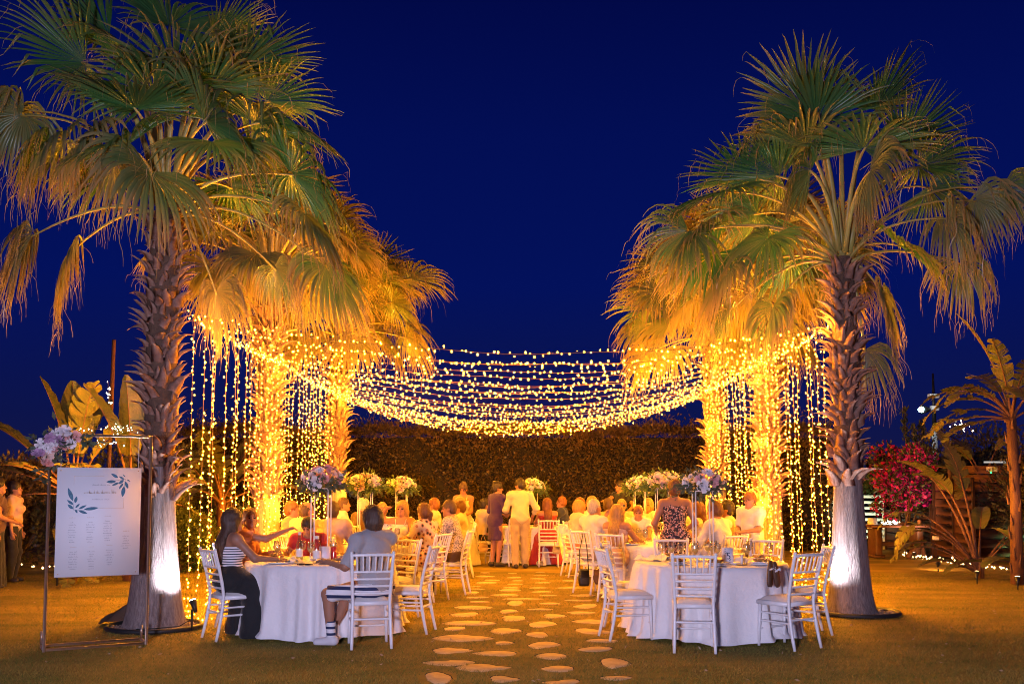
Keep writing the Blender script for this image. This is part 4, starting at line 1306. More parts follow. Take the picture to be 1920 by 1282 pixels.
def person(label, x, y, yaw, sit=True, H=1.70, fem=False, lean=8, turn=0, head=(0, 0), arms='table', hair=('short', 'brown'), top=('shirt', None, .6), bottom=('trousers', None),
           face=None, res=.013, skin_i=0, girth=1.0, seat=True, seatlab=None, seat_yaw=None, seat_off=(0, 0), legs=None, shoes=None, extra=(), seat_h=None, neck=None, hem=-.13, group='guests at the wedding dinner'):
    u = H / 1.72
    g = girth
    t = thing('person', label, 'person', (x, y, 0), RAD(yaw), group)
    if sit and seat:
        sy = yaw if seat_yaw is None else seat_yaw
        chair(x + seat_off[0], y + seat_off[1], sy, seatlab or ('white chair of the ' + label.split(',')[0]))
    # ---- joints
    pz = (.585 if seat_h is None else seat_h) if sit else .93 * u
    pel = np.array([0, -.06 if sit else 0.0, pz])
    la = RAD(lean)
    Rt = np.array(Matrix.Rotation(-la, 3, 'X') @ Matrix.Rotation(RAD(turn), 3, 'Z'))
    fr = Rt.T                       # rows = torso axes
    T = lambda v: pel + Rt @ (np.array(v, float) * u)
    sw = (.158 if fem else .182) * (1 + .25 * (g - 1))
    sh = {s: T((s * sw, -.005, .455)) for s in (-1, 1)}
    neckb = T((0, -.005, .50))
    hu = norm(Rt @ np.array([0, .12, 1.0]) + np.array([0, .15 * math.sin(la), .35]))
    hc = neckb + hu * .150 * u
    Rh = np.array(Matrix.Rotation(RAD(turn + head[0]), 3, 'Z') @ Matrix.Rotation(RAD(head[1]) - la * .3, 3, 'X'))
    fh = Rh.T
    hs = u * (1.0 if H > 1.45 else 1.0 + .5 * (1.45 - H))
    Hd = lambda v: hc + Rh @ (np.array(v, float) * hs)
    hip = {s: pel + Rt[:, 0] * s * .088 * u * (1 if True else 1) for s in (-1, 1)}
    l1, l2 = .43 * u, .42 * u
    knee, ank = {}, {}
    for s in (-1, 1):
        if sit:
            lk = (legs or {}).get(s)
            ft = np.array(lk) if lk is not None else np.array([s * .11, .34, .085])
            knee[s], ank[s] = ik(hip[s], ft, l1, l2, (s * .12, .6, 1.0))
        else:
            lk = (legs or {}).get(s)
            ft = np.array(lk) if lk is not None else np.array([s * .095, -.01, .085])
            knee[s], ank[s] = ik(hip[s], ft, l1, l2, (s * .15, 1, 0))
    if arms == 'table': hp = {s: np.array([s * .17, .40, .80]) for s in (-1, 1)}
    elif arms == 'lap': hp = {s: np.array([s * .09, .22, .68]) for s in (-1, 1)}
    elif arms == 'hang': hp = {s: sh[s] + np.array([s * .075, .05, -.54 * u]) for s in (-1, 1)}
    elif arms == 'clasp': hp = {s: sh[s] * np.array([0, 1, 1]) + np.array([s * .05, .26, -.36 * u]) for s in (-1, 1)}
    else: hp = {s: np.array(arms[s], float) for s in (-1, 1)}
    elb, wri = {}, {}
    for s in (-1, 1):
        pole = (s * .55, -.45, -.8) if sit or arms != 'hang' else (s * .3, -1, -.1)
        elb[s], wri[s] = ik(sh[s], hp[s], .285 * u, .25 * u, pole)
    bound = np.array([pel, neckb, Hd((0, 0, .2)), Hd((.14, .14, .1)), Hd((-.14, -.2, -.1))] + [q[s] for q in (sh, hip, knee, ank, elb, wri) for s in (-1, 1)])
    lo, hi = bound.min(0) - .22, bound.max(0) + .22
    lo[2] = -.03
    uy = Rt[:, 1]
    def torso(f, e, k=.05):
        f.cap(T((-.07, -.01, .0)), T((.07, -.01, .0)), (.100 if not fem else .108) * u * g + e, (.100 if not fem else .108) * u * g + e, k)
        f.ell(T((0, .012 * g, .15)), np.array([(.132 if not fem else .118) * g, .105 * g ** 1.3, .16]) * u + e, k, fr)
        f.ell(T((0, .0, .33)), np.array([(.158 if not fem else .138) * (.5 + .5 * g), .108 * (.5 + .5 * g), .165]) * u + e, k, fr)
        f.cap(sh[-1], sh[1], .060 * u + e, .060 * u + e, k)
        f.ell(T((0, -.01, .44)), np.array([.13, .075, .075]) * u + e, k, fr)
        if fem:
            for s in (-1, 1):
                f.ell(T((s * .068, .085, .31)), np.array([.062, .058, .062]) * u + e * .8, .03, fr)
    def arm(f, s, e, upto, r0=1.0):
        a = min(1.0, upto)
        if a > 0:
            m_ = sh[s] + (elb[s] - sh[s]) * a
            f.cap(sh[s], m_, .052 * u * r0 + e, (.052 - .012 * a) * u * r0 + e, .035)
        if upto > 1:
            b = min(1.0, upto - 1)
            f.cap(elb[s], elb[s] + (wri[s] - elb[s]) * b, .041 * u + e, (.041 - .014 * b) * u + e, .03)
    def leg(f, s, e, upto, k=.04):
        a = min(1.0, upto)
        f.cap(hip[s], hip[s] + (knee[s] - hip[s]) * a, .090 * u * (.6 + .4 * g) + e, (.090 - .034 * a) * u * (.6 + .4 * g) + e, k)
        if upto > 1:
            b = min(1.0, upto - 1)
            f.cap(knee[s], knee[s] + (ank[s] - knee[s]) * b, .054 * u + e, (.054 - .018 * b) * u + e, .03)
    # ---- body: one continuous surface
    f = Fld(lo, hi, res)
    torso(f, 0)
    f.cap(T((0, -.01, .45)), Hd((0, -.02, -.03)), (.060 if not fem else .050) * u, (.054 if not fem else .046) * u, .04)
    for s in (-1, 1):
        f.cap(neckb, sh[s], .045 * u, .045 * u, .05)
        arm(f, s, 0, 2)
        fd = norm(wri[s] - elb[s])
        f.cap(wri[s], wri[s] + fd * .075 * u, .027 * u, .036 * u, .02, (np.cross(fd, (0, 0, 1.0)) if abs(fd[2]) > .8 else (0, 0, 1.0), 1.7))
        leg(f, s, 0, 2)
        f.cap(knee[s] + (ank[s] - knee[s]) * .12 + np.array([0, -.018, 0]), knee[s] + (ank[s] - knee[s]) * .5 + np.array([0, -.012, 0]), .046 * u, .034 * u, .04)
        f.cap(ank[s] + np.array([0, -.03, -.045]), ank[s] + np.array([s * .02, .12, -.055]), .036 * u, .030 * u, .03)
    f.ell(Hd((0, -.012, .025)), np.array([.074, .094, .098]) * hs, .02, fh)
    f.ell(Hd((0, .022, -.045)), np.array([.056, .066, .072]) * hs, .03, fh)
    f.cap(Hd((0, .078, -.085)), Hd((0, .072, -.085)), .022 * hs, .022 * hs, .03)
    for s in (-1, 1):
        f.ell(Hd((s * .030, .094, .012)), np.array([.018, .014, .011]) * hs, .012, fh, True)
        f.ell(Hd((s * .077, -.010, -.012)), np.array([.011, .019, .030]) * hs, .008, fh)
    f.cap(Hd((0, .090, .012)), Hd((0, .106, -.022)), .008 * hs, .0135 * hs, .012)
    f.cap(Hd((-.015, .084, -.056)), Hd((.015, .084, -.056)), .009 * hs, .009 * hs, .012)
    V, Q = f.net()
    mb = MB(); mb.add(V, Q)
    for s in (-1, 1):
        fd = norm(wri[s] - elb[s])
        pn = np.array([0, 0, -1.0]) if abs(fd[2]) < .8 else norm(np.array([-s * .9, .2, 0]))
        pn = norm(pn - fd * (pn @ fd)); sd = np.cross(fd, pn) * 1.0
        if arms == 'hang': pn = norm(np.array([-s, .1, 0]) - fd * (np.array([-s, .1, 0]) @ fd)); sd = np.cross(fd, pn)
        curl = {'hang': .45}.get(arms, .35) if isinstance(arms, str) else arms.get('curl', .5)
        for j, ln in enumerate((.070, .080, .075, .060)):
            b0 = wri[s] + fd * .080 * u + sd * (.030 - .020 * j) * u
            pts = [b0 - fd * .02]
            d = fd.copy(); p_ = b0
            for q in range(4):
                pts.append(p_.copy())
                d = norm(d + pn * curl * (.5 + .3 * q)); p_ = p_ + d * ln * u / 3
            mb.tube(pts, np.array([.0095, .0092, .0085, .0078, .006]) * u, 6)
        tsg = 1 if (sd @ np.array([-s, .3, 0])) > 0 else -1
        th0 = wri[s] + fd * .028 * u + sd * tsg * .024 * u
        d = norm(fd * .7 + sd * tsg * .8 + pn * .3)
        mb.tube([th0 - d * .01, th0 + d * .02 * u, th0 + d * .040 * u + fd * .008, th0 + d * .055 * u + fd * .022], np.array([.013, .012, .0105, .007]) * u, 6)
    ob = obj('body', mb.mesh('body', skin(skin_i)), t)
    # ---- clothes
    kind, cm, sl = top
    wr = np.random.default_rng(int(abs(x * 977 + y * 613)) + 1)
    p1, p2, p3 = wr.uniform(0, 6, 3)
    def wrinkle(f, amp=.0045):
        f.add(lambda X, Y, Z: amp * (np.sin(X * 31 + Z * 23 + p1 + 2 * np.sin(Y * 19 + Z * 9)) + .8 * np.sin(Y * 37 - Z * 29 + p2 + X * 11)) - .002)
    if kind:
        f = Fld(lo, hi, res)
        loose = {'shirt': .020, 'tee': .018, 'strapless': .012, 'dress': .014, 'jacket': .028}[kind]
        torso(f, loose)
        for s in (-1, 1):
            arm(f, s, .016 if kind != 'dress' else .012, sl)
            if kind not in ('strapless',) and sl > 0: f.cap(neckb, sh[s], .046 * u + .012, .05 * u + .012, .05)
        if kind in ('shirt', 'jacket') or (kind == 'tee'):
            # fuller back and a blouse over the belt
            f.ell(T((0, -.015, .10)), np.array([.135 * g, .115 * g, .15]) * u + loose, .06, fr)
        wrinkle(f)
        f.half(-Rt[:, 2], T((0, 0, hem)))
        if kind == 'strapless' or sl == 0 and kind == 'dress':
            f.half(Rt[:, 2], T((0, 0, .375 if kind == 'strapless' else .42)))
        else:
            nk = neck or .075
            f.ell(T((0, .015, .535)), np.array([nk, nk * 1.05, .075]) * u, .01, fr, True)
            if sl > 0:
                for s in (-1, 1):
                    # a clean cuff
                    if sl <= 1:
                        dd = norm(elb[s] - sh[s]); cut = sh[s] + (elb[s] - sh[s]) * sl
                    else:
                        dd = norm(wri[s] - elb[s]); cut = elb[s] + (wri[s] - elb[s]) * (sl - 1)
                    f.ell(cut + dd * .065, (.075, .075, .075), .006, None, True)
        V, Q = f.net()
        nm = {'shirt': 'shirt', 'tee': 'shirt', 'strapless': 'top', 'dress': 'dress_bodice', 'jacket': 'jacket'}[kind]
        obj(nm, mk_mesh(nm, V, Q, None, [cm]), t)
        if kind == 'dress' and sl == 0:
            mb = MB()
            for s in (-1, 1):
                mb.tube([T((s * .075, .105, .40)), T((s * .09, .06, .50)), T((s * .09, -.055, .50)), T((s * .07, -.10, .41))], .006, 5)
            obj('strap', mb.mesh('strap', cm), t)
    bk, bm = bottom[0], bottom[1]
    if bk:
        f = Fld(lo - (.12 if 'long' in bk or 'gown' in bk else 0), hi + (.12 if 'long' in bk or 'gown' in bk else 0), res)
        w_ = T((0, 0, .16))
        f.cap(T((-.07, -.01, .0)), T((.07, -.01, .0)), .110 * u * g + .010, .110 * u * g + .010, .05)
        f.ell(T((0, .005, .10)), np.array([.128 * g, .105 * g, .12]) * u + .010, .05, fr)
        if bk in ('trousers', 'shorts'):
            for s in (-1, 1):
                up = 1.96 if bk == 'trousers' else (.92 if sit else 1.02)
                leg(f, s, .018, up)
                if bk == 'trousers':
                    f.cap(knee[s], ank[s] + np.array([0, 0, -.02]), .058 * u + .012, .052 * u + .012, .03)
        elif bk in ('skirt', 'skirt_long', 'gown'):
            if sit:
                for s in (-1, 1):
                    f.cap(hip[s], knee[s] + np.array([0, .02, 0]), .115 * u, .085 * u, .10)
                kc = (knee[-1] + knee[1]) / 2; hc_ = (hip[-1] + hip[1]) / 2
                f.cap(hc_, kc, .11 * u, .085 * u, .10)
                if bk != 'skirt':
                    for s in (-1, 1):
                        f.cap(knee[s], np.array([knee[s][0] * 2.0, knee[s][1] + .08, .05]), .095, .14, .10)
                        f.cap(hip[s] + (knee[s] - hip[s]) * .55, np.array([knee[s][0] * 1.8, knee[s][1] - .20, .05]), .10, .13, .10)
            else:
                zb = {'skirt': knee[1][2] + .02, 'skirt_long': .05, 'gown': .02}[bk]
                rb = {'skirt': .17, 'skirt_long': .22, 'gown': .34}[bk]
                f.cap((pel[0], pel[1], pel[2] - .02), (pel[0], pel[1] - (.06 if bk == 'gown' else 0), zb), .15 * u, rb, .06, ((0, 1, 0), 1.25))
            if bk in ('gown', 'skirt_long') or not sit:
                f.add(lambda X, Y, Z: .012 * np.clip((pz - Z) / .8, 0, 1) * np.sin(np.arctan2(X, Y + .001) * 13 + p1 + 1.5 * np.sin(Z * 3)))
        wrinkle(f, .004)
        f.half((0, 0, -1), (0, 0, .012 if bk in ('gown', 'skirt_long') else .035))
        f.half(Rt[:, 2], T((0, 0, .03 if kind in ('shirt', 'tee', 'jacket') else .19)))
        if bk == 'skirt' and not sit: f.half((0, 0, -1), (0, 0, knee[1][2] + .03))
        if bk == 'shorts':
            for s in (-1, 1):
                dd = norm(knee[s] - hip[s]); f.ell(hip[s] + (knee[s] - hip[s]) * (.92 if sit else 1.02) + dd * .10, (.11, .11, .11), .006, None, True)
        V, Q = f.net()
        nm = {'trousers': 'trousers', 'shorts': 'shorts', 'skirt': 'skirt', 'skirt_long': 'long_skirt', 'gown': 'gown_skirt'}[bk]
        obj(nm, mk_mesh(nm, V, Q, None, [bm]), t)
    # ---- shoes
    sm = shoes or mat('shoe_dark', (.03, .022, .018), .5)
    for s in (-1, 1):
        a = ank[s]
        f = Fld(a - np.array([.11, .14, .13]), a + np.array([.11, .26, .10]), .010)
        f.cap(a + np.array([0, -.035, -.040]), a + np.array([s * .025, .135, -.055]), .046 * u, .040 * u, .02)
        f.cap(a + np.array([0, -.03, -.03]), a + np.array([0, 0, -.005]), .046 * u, .045 * u, .02)
        f.half((0, 0, -1), (0, 0, max(.004, a[2] - .083)))
        f.half((0, 0, 1), (0, 0, a[2] + .01))
        V, Q = f.net()
        obj('shoe', mk_mesh('shoe', V, Q, None, [sm]), t)
    # ---- hair
    style, hcol = hair
    if style != 'none':
        f = Fld(hc - np.array([.26, .30, .60]), hc + np.array([.26, .26, .30]), min(res, .011))
        vol = {'short': .010, 'crop': .004, 'bob': .020, 'long': .020, 'pony': .012, 'bun': .012, 'bald': .003}[style]
        f.ell(Hd((0, -.020, .034)), np.array([.078 + vol, .096 + vol, .100 + vol]) * hs, .02, fh)
        f.ell(Hd((0, -.045, -.02)), np.array([.072 + vol, .066 + vol, .075]) * hs, .03, fh)
        if style in ('bob', 'long'):
            f.ell(Hd((0, -.035, -.045)), np.array([.094, .080, .10]) * hs, .03, fh)
        if style == 'long':
            dn = norm(-hu * .8 + np.array([0, 0, -.5]))
            b0 = Hd((0, -.055, -.04)); b1 = T((0, -.105 - .02, .40)) ; b2 = T((0, -.125, .22))
            f.cap(b0, b1, .082, .075, .04, (uy, 1.7)); f.cap(b1, b2, .078, .05, .04, (uy, 1.9))
            for s in (-1, 1): f.cap(Hd((s * .075, -.01, -.02)), sh[s] * .45 + neckb * .55 + np.array([0, 0, -.04]), .030, .026, .03)
        if style == 'pony':
            b0 = Hd((0, -.105, .03)); f.cap(b0, Hd((0, -.150, -.03)), .030, .034, .02); f.cap(Hd((0, -.150, -.03)), Hd((0, -.145, -.17)), .034, .016, .03)
        if style == 'bun':
            f.ell(Hd((0, -.085, .095)), np.array([.052, .048, .045]) * hs, .02, fh)
        f.ell(Hd((0, .105, -.035)), np.array([.066, .085, .092]) * hs, .012, fh, True)
        for s in (-1, 1):
            if style in ('short', 'crop', 'bald', 'pony', 'bun'):
                f.ell(Hd((s * .085, .03, -.05)), np.array([.035, .055, .055]) * hs, .01, fh, True)
        if style in ('short', 'crop', 'pony', 'bun'): f.half(-Rh[:, 2] * 1.0 + Rh[:, 1] * .25, Hd((0, -.05, -.088)))
        if style == 'bob': f.half(-Rh[:, 2], Hd((0, 0, -.115)))
        if style == 'bald': f.ell(Hd((0, .02, .10)), np.array([.105, .115, .085]) * hs, .01, fh, True)
        ax0, ay0 = hc[0], hc[1]
        f.add(lambda X, Y, Z: .0035 * np.sin(np.arctan2(X - ax0, Y - ay0 + .02) * 31 + 3 * np.sin(Z * 22) + p2) + .002 * np.sin(np.arctan2(X - ax0, Y - ay0 + .02) * 57 + Z * 30 + p3))
        V, Q = f.net()
        obj('hair', mk_mesh('hair', V, Q, None, [hairm(hcol)]), t)
    # ---- face
    if face is not None:
        me_ = mat('eye_dark', (.02, .012, .008), .2); mm = mat('lips', (.36, .10, .08), .45)
        rot = Matrix([list(r_) for r_ in Rh])
        for s in (-1, 1):
            mb = MB(); mb.ell((0, 0, 0), np.array([.014, .008, .0075]) * hs, rot, 8, 5); obj('eye', mb.mesh('eye', me_), t, tuple(Hd((s * .031, .079, .012))))
            mb = MB(); mb.tube([Hd((s * .014, .090, .030)), Hd((s * .031, .087, .036)), Hd((s * .048, .072, .030))], .0042 * hs, 5); obj('eyebrow', mb.mesh('eyebrow', hairm(hcol if hcol != 'white' else 'grey')), t)
        mb = MB(); mb.ell((0, 0, 0), np.array([.022, .008, .0075]) * hs, rot, 8, 5); obj('mouth', mb.mesh('mouth', mm), t, tuple(Hd((0, .0885, -.056))))
        if face in ('glasses', 'sunglasses'):
            mb = MB()
            for s in (-1, 1):
                c = Hd((s * .033, .104, .012)); a_ = np.linspace(0, 2 * PI, 13)
                pts = [c + Rh[:, 0] * .024 * hs * math.cos(q) + Rh[:, 2] * .019 * hs * math.sin(q) for q in a_]
                mb.tube(pts, .0022, 4, False)
                if face == 'sunglasses': mb.add([c] + pts[:-1], (), [(0, q + 1, (q + 1) % 12 + 1) for q in range(12)])
                mb.tube([Hd((s * .057, .100, .014)), Hd((s * .080, .0, .014))], .0022, 4)
            mb.tube([Hd((-.010, .106, .014)), Hd((.010, .106, .014))], .0022, 4)
            obj(face, mb.mesh(face, mat('spectacle_black', (.012, .012, .012), .3)), t)
    return t

c_white = clothm('white', (.62, .58, .52)); c_cream = clothm('cream', (.54, .46, .33)); c_grey = clothm('grey', (.36, .35, .36)); c_black = clothm('black', (.010, .010, .012))
c_pink = clothm('pink', (.50, .33, .30)); c_sand = clothm('sand', (.38, .29, .19)); c_yellow = clothm('pale_yellow', (.50, .40, .22)); c_plum = clothm('plum', (.045, .014, .12)); c_red = clothm('red', (.36, .018, .02))
c_brown = clothm('brown', (.10, .05, .025)); c_navy = clothm('navy', (.02, .025, .07)); c_orange = clothm('coral', (.62, .24, .13)); c_lightpink = clothm('blush', (.55, .38, .32))
c_stripe = patmat('striped_top', 'stripes', (.80, .78, .80), (.02, .022, .05), scale=38)
c_leo = patmat('leopard_print', 'leopard', (.62, .48, .38), (.025, .018, .02), (.40, .18, .12), scale=17)
c_speck = patmat('speckled_shirt', 'noise', (.58, .50, .45), (.06, .05, .07), scale=40)
c_floral = patmat('floral_print', 'floral', (.018, .014, .03), (.42, .22, .20), (.55, .42, .42), scale=26)
c_dots = patmat('dotted_blouse', 'dots', (.78, .74, .62), (.03, .025, .03), scale=20)
c_bands = patmat('banded_shorts', 'stripes', (.76, .75, .78), (.02, .03, .09), scale=12)

N_ = .0105
# --- nearest left table
person('girl in striped strapless top and long black skirt, long brown hair', -2.88, 10.42, -52, H=1.62, fem=True, lean=3, head=(-4, 0), arms={-1: (-.22, .30, .80), 1: (.26, .34, .80)}, hair=('long', 'brown'),
       top=('strapless', c_stripe, 0), bottom=('skirt_long', c_black), res=N_, hem=-.02, seatlab='white chair of the girl in the striped top', legs={-1: (-.10, .36, .085), 1: (.10, .40, .085)})
person('person facing the camera behind the girl in stripes, hand with food raised', -3.02, 11.35, -95, H=1.62, fem=True, lean=10, head=(-55, 4), arms={-1: (-.05, .30, .82), 1: (-.02, .46, 1.06), 'curl': .9}, hair=('short', 'ginger'),
       top=('tee', c_orange, .4), bottom=('trousers', c_navy), face='plain', res=N_, seatlab='white chair left of the girl in stripes, seen edge on')
person('child bending down behind the bottles of the nearest left table', -2.40, 11.95, 175, H=1.42, lean=22, head=(0, -30), arms={-1: (-.2, .34, .80), 1: (.2, .34, .80)}, hair=('short', 'dark'), top=('tee', c_red, .5), face='plain', res=N_, seatlab='white chair of the child behind the bottles')
greyp = person('person in grey tee with dark bob, banded shorts and striped socks', -1.40, 9.90, 72, H=1.70, lean=4, turn=-28, head=(2, -4), arms={-1: (-.20, .36, .82), 1: (.10, .40, .82)}, hair=('bob', 'brown'), top=('tee', c_grey, .95), bottom=('shorts', c_bands), res=N_, girth=1.12,
       seat_yaw=13, shoes=mat('sneaker_white', (.62, .60, .62), .6), seatlab='white chair of the person in the grey tee, seen from behind', legs={-1: (-.12, .36, .085), 1: (.10, .46, .085)})
m_sock = patmat('striped_sock', 'stripes', (.70, .69, .72), (.02, .03, .09), scale=16)
for (sx_, sy_) in ((-.12, .36), (.10, .46)):
    mb = MB(); mb.tube([(sx_, sy_ - .005, .085), (sx_, sy_, .15), (sx_ * .98, sy_ + .005, .235)], [.044, .047, .052], 14, False)
    obj('sock', mb.mesh('sock', m_sock), greyp)
# --- second left table
person('heavy man in yellow lit shirt, bald crown, leaning to the second left table', -2.93, 13.75, -48, H=1.76, lean=16, arms='table', hair=('bald', 'brown'), top=('shirt', c_yellow, .75), girth=1.25, seatlab='white chair of the heavy man in the yellow lit shirt')
person('person mostly hidden behind the heavy bald man', -3.22, 14.62, -92, H=1.70, lean=6, hair=('short', 'ginger'), top=('tee', c_orange, .5), seatlab='white chair behind the heavy bald man')
person('man in pale pink tee seen from behind at the second left table', -2.42, 13.32, -14, H=1.74, lean=12, head=(10, 0), hair=('short', 'brown'), top=('tee', c_pink, .75), girth=1.22, seatlab='white chair of the man in the pink tee')
person('woman with short fair hair and dotted blouse, facing the camera', -2.03, 15.62, 178, H=1.62, fem=True, lean=6, hair=('short', 'blond'), top=('shirt', c_dots, .6), face='plain', seatlab='white chair of the woman in the dotted blouse')
person('blond woman in white dress facing the camera, hand behind her hair', -1.70, 15.35, 165, H=1.66, fem=True, lean=2, arms={-1: (-.18, .36, .80), 1: (.26, .02, 1.20), 'curl': .6}, hair=('long', 'blond'), top=('dress', c_white, .0), bottom=('skirt', c_white), face='plain', seatlab='white chair of the blond woman in white')
person('woman with ponytail in leopard print dress, back to the camera', -1.19, 13.85, 52, H=1.66, fem=True, lean=10, head=(-6, 0), arms={-1: (-.34, .30, .80), 1: (.10, .40, .80)}, hair=('pony', 'chestnut'), top=('dress', c_leo, .75), bottom=('skirt', c_leo), girth=1.15, seatlab='white chair of the woman in leopard print', seat_yaw=62, res=.012)
person('man in speckled shirt with red face in profile, facing left', -.90, 14.75, 82, H=1.74, lean=8, head=(6, -8), hair=('crop', 'brown'), top=('shirt', c_speck, .8), bottom=('trousers', c_brown), skin_i=1, girth=1.15, seatlab='white chair of the man in the speckled shirt', face='plain')
# --- farthest left table
person('man in white shirt with cropped brown hair, left of the farthest left table', -3.02, 17.9, -80, H=1.76, lean=6, hair=('crop', 'brown'), top=('shirt', c_white, 1.6), res=.015, seatlab='white chair of the man with cropped hair at the farthest left table')
person('white haired person in dark vest at the farthest left table', -2.52, 17.1, -40, H=1.74, lean=4, head=(-20, 0), hair=('short', 'white'), top=('jacket', c_brown, .3), res=.015, seatlab='white chair of the white haired person in the vest')
person('man with reddish hair in pale shirt behind the ponytail woman', -1.45, 18.15, 85, H=1.72, lean=3, hair=('short', 'ginger'), top=('shirt', c_white, .8), res=.015, seatlab='white chair of the man with reddish hair')
person('fair haired person sitting behind the man in the speckled shirt', -1.02, 18.6, 100, H=1.74, lean=2, hair=('short', 'blond'), top=('shirt', c_cream, .8), res=.015, seatlab='white chair of the fair haired person')
person('brown haired person sitting before the standing bride', -.93, 17.5, 92, H=1.62, lean=4, hair=('short', 'chestnut'), top=('shirt', c_cream, .8), res=.015, seatlab='white chair before the standing bride')
# --- standing and sitting at the end of the path
person('bride in white gown standing and looking down, dark hair pinned up', -.97, 20.1, 172, sit=False, H=1.66, fem=True, lean=6, head=(0, -28), arms='clasp', hair=('bun', 'brown'), top=('dress', c_white, .0), bottom=('gown', c_white), face='plain', res=.014)
person('woman standing in short plum dress and black heels', -.33, 19.8, -52, sit=False, H=1.68, fem=True, lean=5, head=(-28, -6), arms={-1: (-.12, .24, 1.02), 1: (.10, .32, 1.02)}, hair=('bun', 'dark'), top=('dress', c_plum, 1.6), bottom=('skirt', c_plum), res=.013, face='plain')
person('man standing in pale shirt and sand trousers, back to the camera', .16, 19.4, 14, sit=False, H=1.74, lean=3, head=(38, -8), arms={-1: (-.20, .30, 1.05), 1: (.28, .14, .98)}, hair=('short', 'dark'), top=('shirt', c_cream, 1.5), bottom=('trousers', c_sand), res=.013, hem=-.16)
person('seated woman in white and black reaching forward behind the plum dress', -.62, 20.4, -62, H=1.68, fem=True, lean=12, hair=('short', 'dark'), top=('shirt', c_cream, 1.6), bottom=('trousers', c_black), res=.015, seatlab='white chair with the round white bag, left of the plum dress')
person('woman with long dark red hair in red dress, seen from behind', .70, 20.05, 8, H=1.66, fem=True, lean=3, hair=('long', 'auburn'), top=('dress', c_red, .0), bottom=('skirt_long', c_red), res=.014, seatlab='white chair of the woman in red, back squarely to the camera', seat_yaw=0, seat_off=(.02, -.12))
person('man sitting beyond the woman in red, turned left', 1.05, 21.3, 78, H=1.74, lean=5, hair=('crop', 'ginger'), top=('shirt', c_navy, .7), res=.015, seatlab='white chair of the man beyond the woman in red')
person('waiter in black tee standing at the hedge, arm stretched out to gesture', 2.42, 22.2, 125, sit=False, H=1.72, lean=2, head=(-22, 0), arms={-1: (-.30, .10, 1.0), 1: (-.05, .56, 1.26), 'curl': .15}, hair=('short', 'dark'), top=('tee', c_black, .55), bottom=('trousers', c_black), res=.014, face='plain', skin_i=1)
# --- second right table and farthest right table
person('blond woman in pale jacket with coral skirt, side on by the path', 1.16, 17.6, -72, H=1.64, fem=True, lean=8, hair=('bob', 'blond'), top=('jacket', c_cream, 1.7), bottom=('skirt', c_orange), res=.014, seatlab='white chair of the blond woman in the pale jacket')
person('man in white shirt with greying crop, back to the camera', 1.22, 14.85, -52, H=1.76, lean=6, head=(-10, 0), arms={-1: (-.05, .28, 1.12), 1: (.17, .40, .80)}, hair=('crop', 'grey'), top=('shirt', c_white, 1.5), bottom=('trousers', c_sand), res=.013, seatlab='white chair of the greying man, a black bag hanging from it')
person('woman with straight shoulder length blond hair, back to the camera', 1.46, 13.85, -30, H=1.60, fem=True, lean=6, hair=('long', 'blond'), top=('dress', c_lightpink, .0), bottom=('skirt', c_lightpink), res=.013, seatlab='white chair of the woman with straight blond hair')
person('person with ginger crop at the path side of the farthest right table', 1.30, 18.75, -110, H=1.72, lean=4, hair=('short', 'ginger'), top=('shirt', c_orange, .8), res=.015, seatlab='white chair of the ginger person at the farthest right table')
person('fair haired man beyond the greying man in white', 1.50, 18.3, -120, H=1.78, lean=3, hair=('short', 'blond'), top=('shirt', c_white, .8), res=.015, seatlab='white chair of the fair haired man')
person('man with close cropped hair between the blond woman and the boy in sunglasses', 1.62, 16.75, -20, H=1.76, lean=4, hair=('crop', 'brown'), top=('tee', c_yellow, .6), res=.015, seatlab='white chair of the man with close cropped hair')
person('boy in dark sunglasses facing the camera below the waiter', 2.05, 18.62, 178, H=1.66, lean=3, hair=('short', 'blond'), top=('tee', c_cream, .6), face='sunglasses', res=.014, seatlab='white chair of the boy in sunglasses')
person('small boy in white tee facing the camera at the second right table', 1.94, 15.35, 172, H=1.42, lean=6, head=(0, -12), hair=('short', 'ginger'), top=('tee', c_white, .6), face='plain', res=.013, seat_h=.63, seatlab='white chair of the small boy in white tee')
person('woman with wavy fair hair behind the small boy', 2.50, 18.45, 150, H=1.68, fem=True, lean=2, hair=('bob', 'blond'), top=('shirt', c_white, .7), res=.015, face='plain', seatlab='white chair of the woman with wavy fair hair')
person('person in white reaching an arm across beside the floral dress', 2.62, 15.45, 140, H=1.64, fem=True, lean=8, head=(-40, 0), arms={-1: (-.35, .30, .95), 1: (-.20, .46, .88)}, hair=('short', 'ginger'), top=('tee', c_white, .5), res=.014, seatlab='white chair beside the floral dress, far side of the second right table')
person('woman standing in dark floral dress, hair up in a bun, back to the camera', 2.12, 13.0, 4, sit=False, H=1.66, fem=True, lean=3, head=(4, 0), arms={-1: (-.20, .22, 1.0), 1: (.20, .22, 1.0)}, hair=('bun', 'auburn'), top=('dress', c_floral, .0), bottom=('skirt', c_floral), res=N_, girth=1.18)
person('woman with long dark hair just right of the floral dress', 2.72, 14.75, 62, H=1.64, fem=True, lean=4, hair=('long', 'auburn'), top=('dress', c_white, .5), bottom=('skirt', c_white), res=.013, seatlab='white chair of the woman with long dark hair')
person('man in white shirt turned to the left, behind the card 5', 2.82, 13.5, 48, H=1.76, lean=14, head=(8, -6), arms={-1: (-.18, .36, .92), 1: (.17, .40, .80)}, hair=('short', 'chestnut'), top=('shirt', c_white, 1.4), res=.012, girth=1.12, seatlab='white chair of the man in white behind the card 5', seat_yaw=30)
person('dark haired person beyond the man in white, turned left', 3.12, 14.5, 78, H=1.72, fem=True, lean=6, hair=('short', 'dark'), top=('tee', c_yellow, .5), res=.013, seatlab='white chair beyond the man in white, by the light curtain')
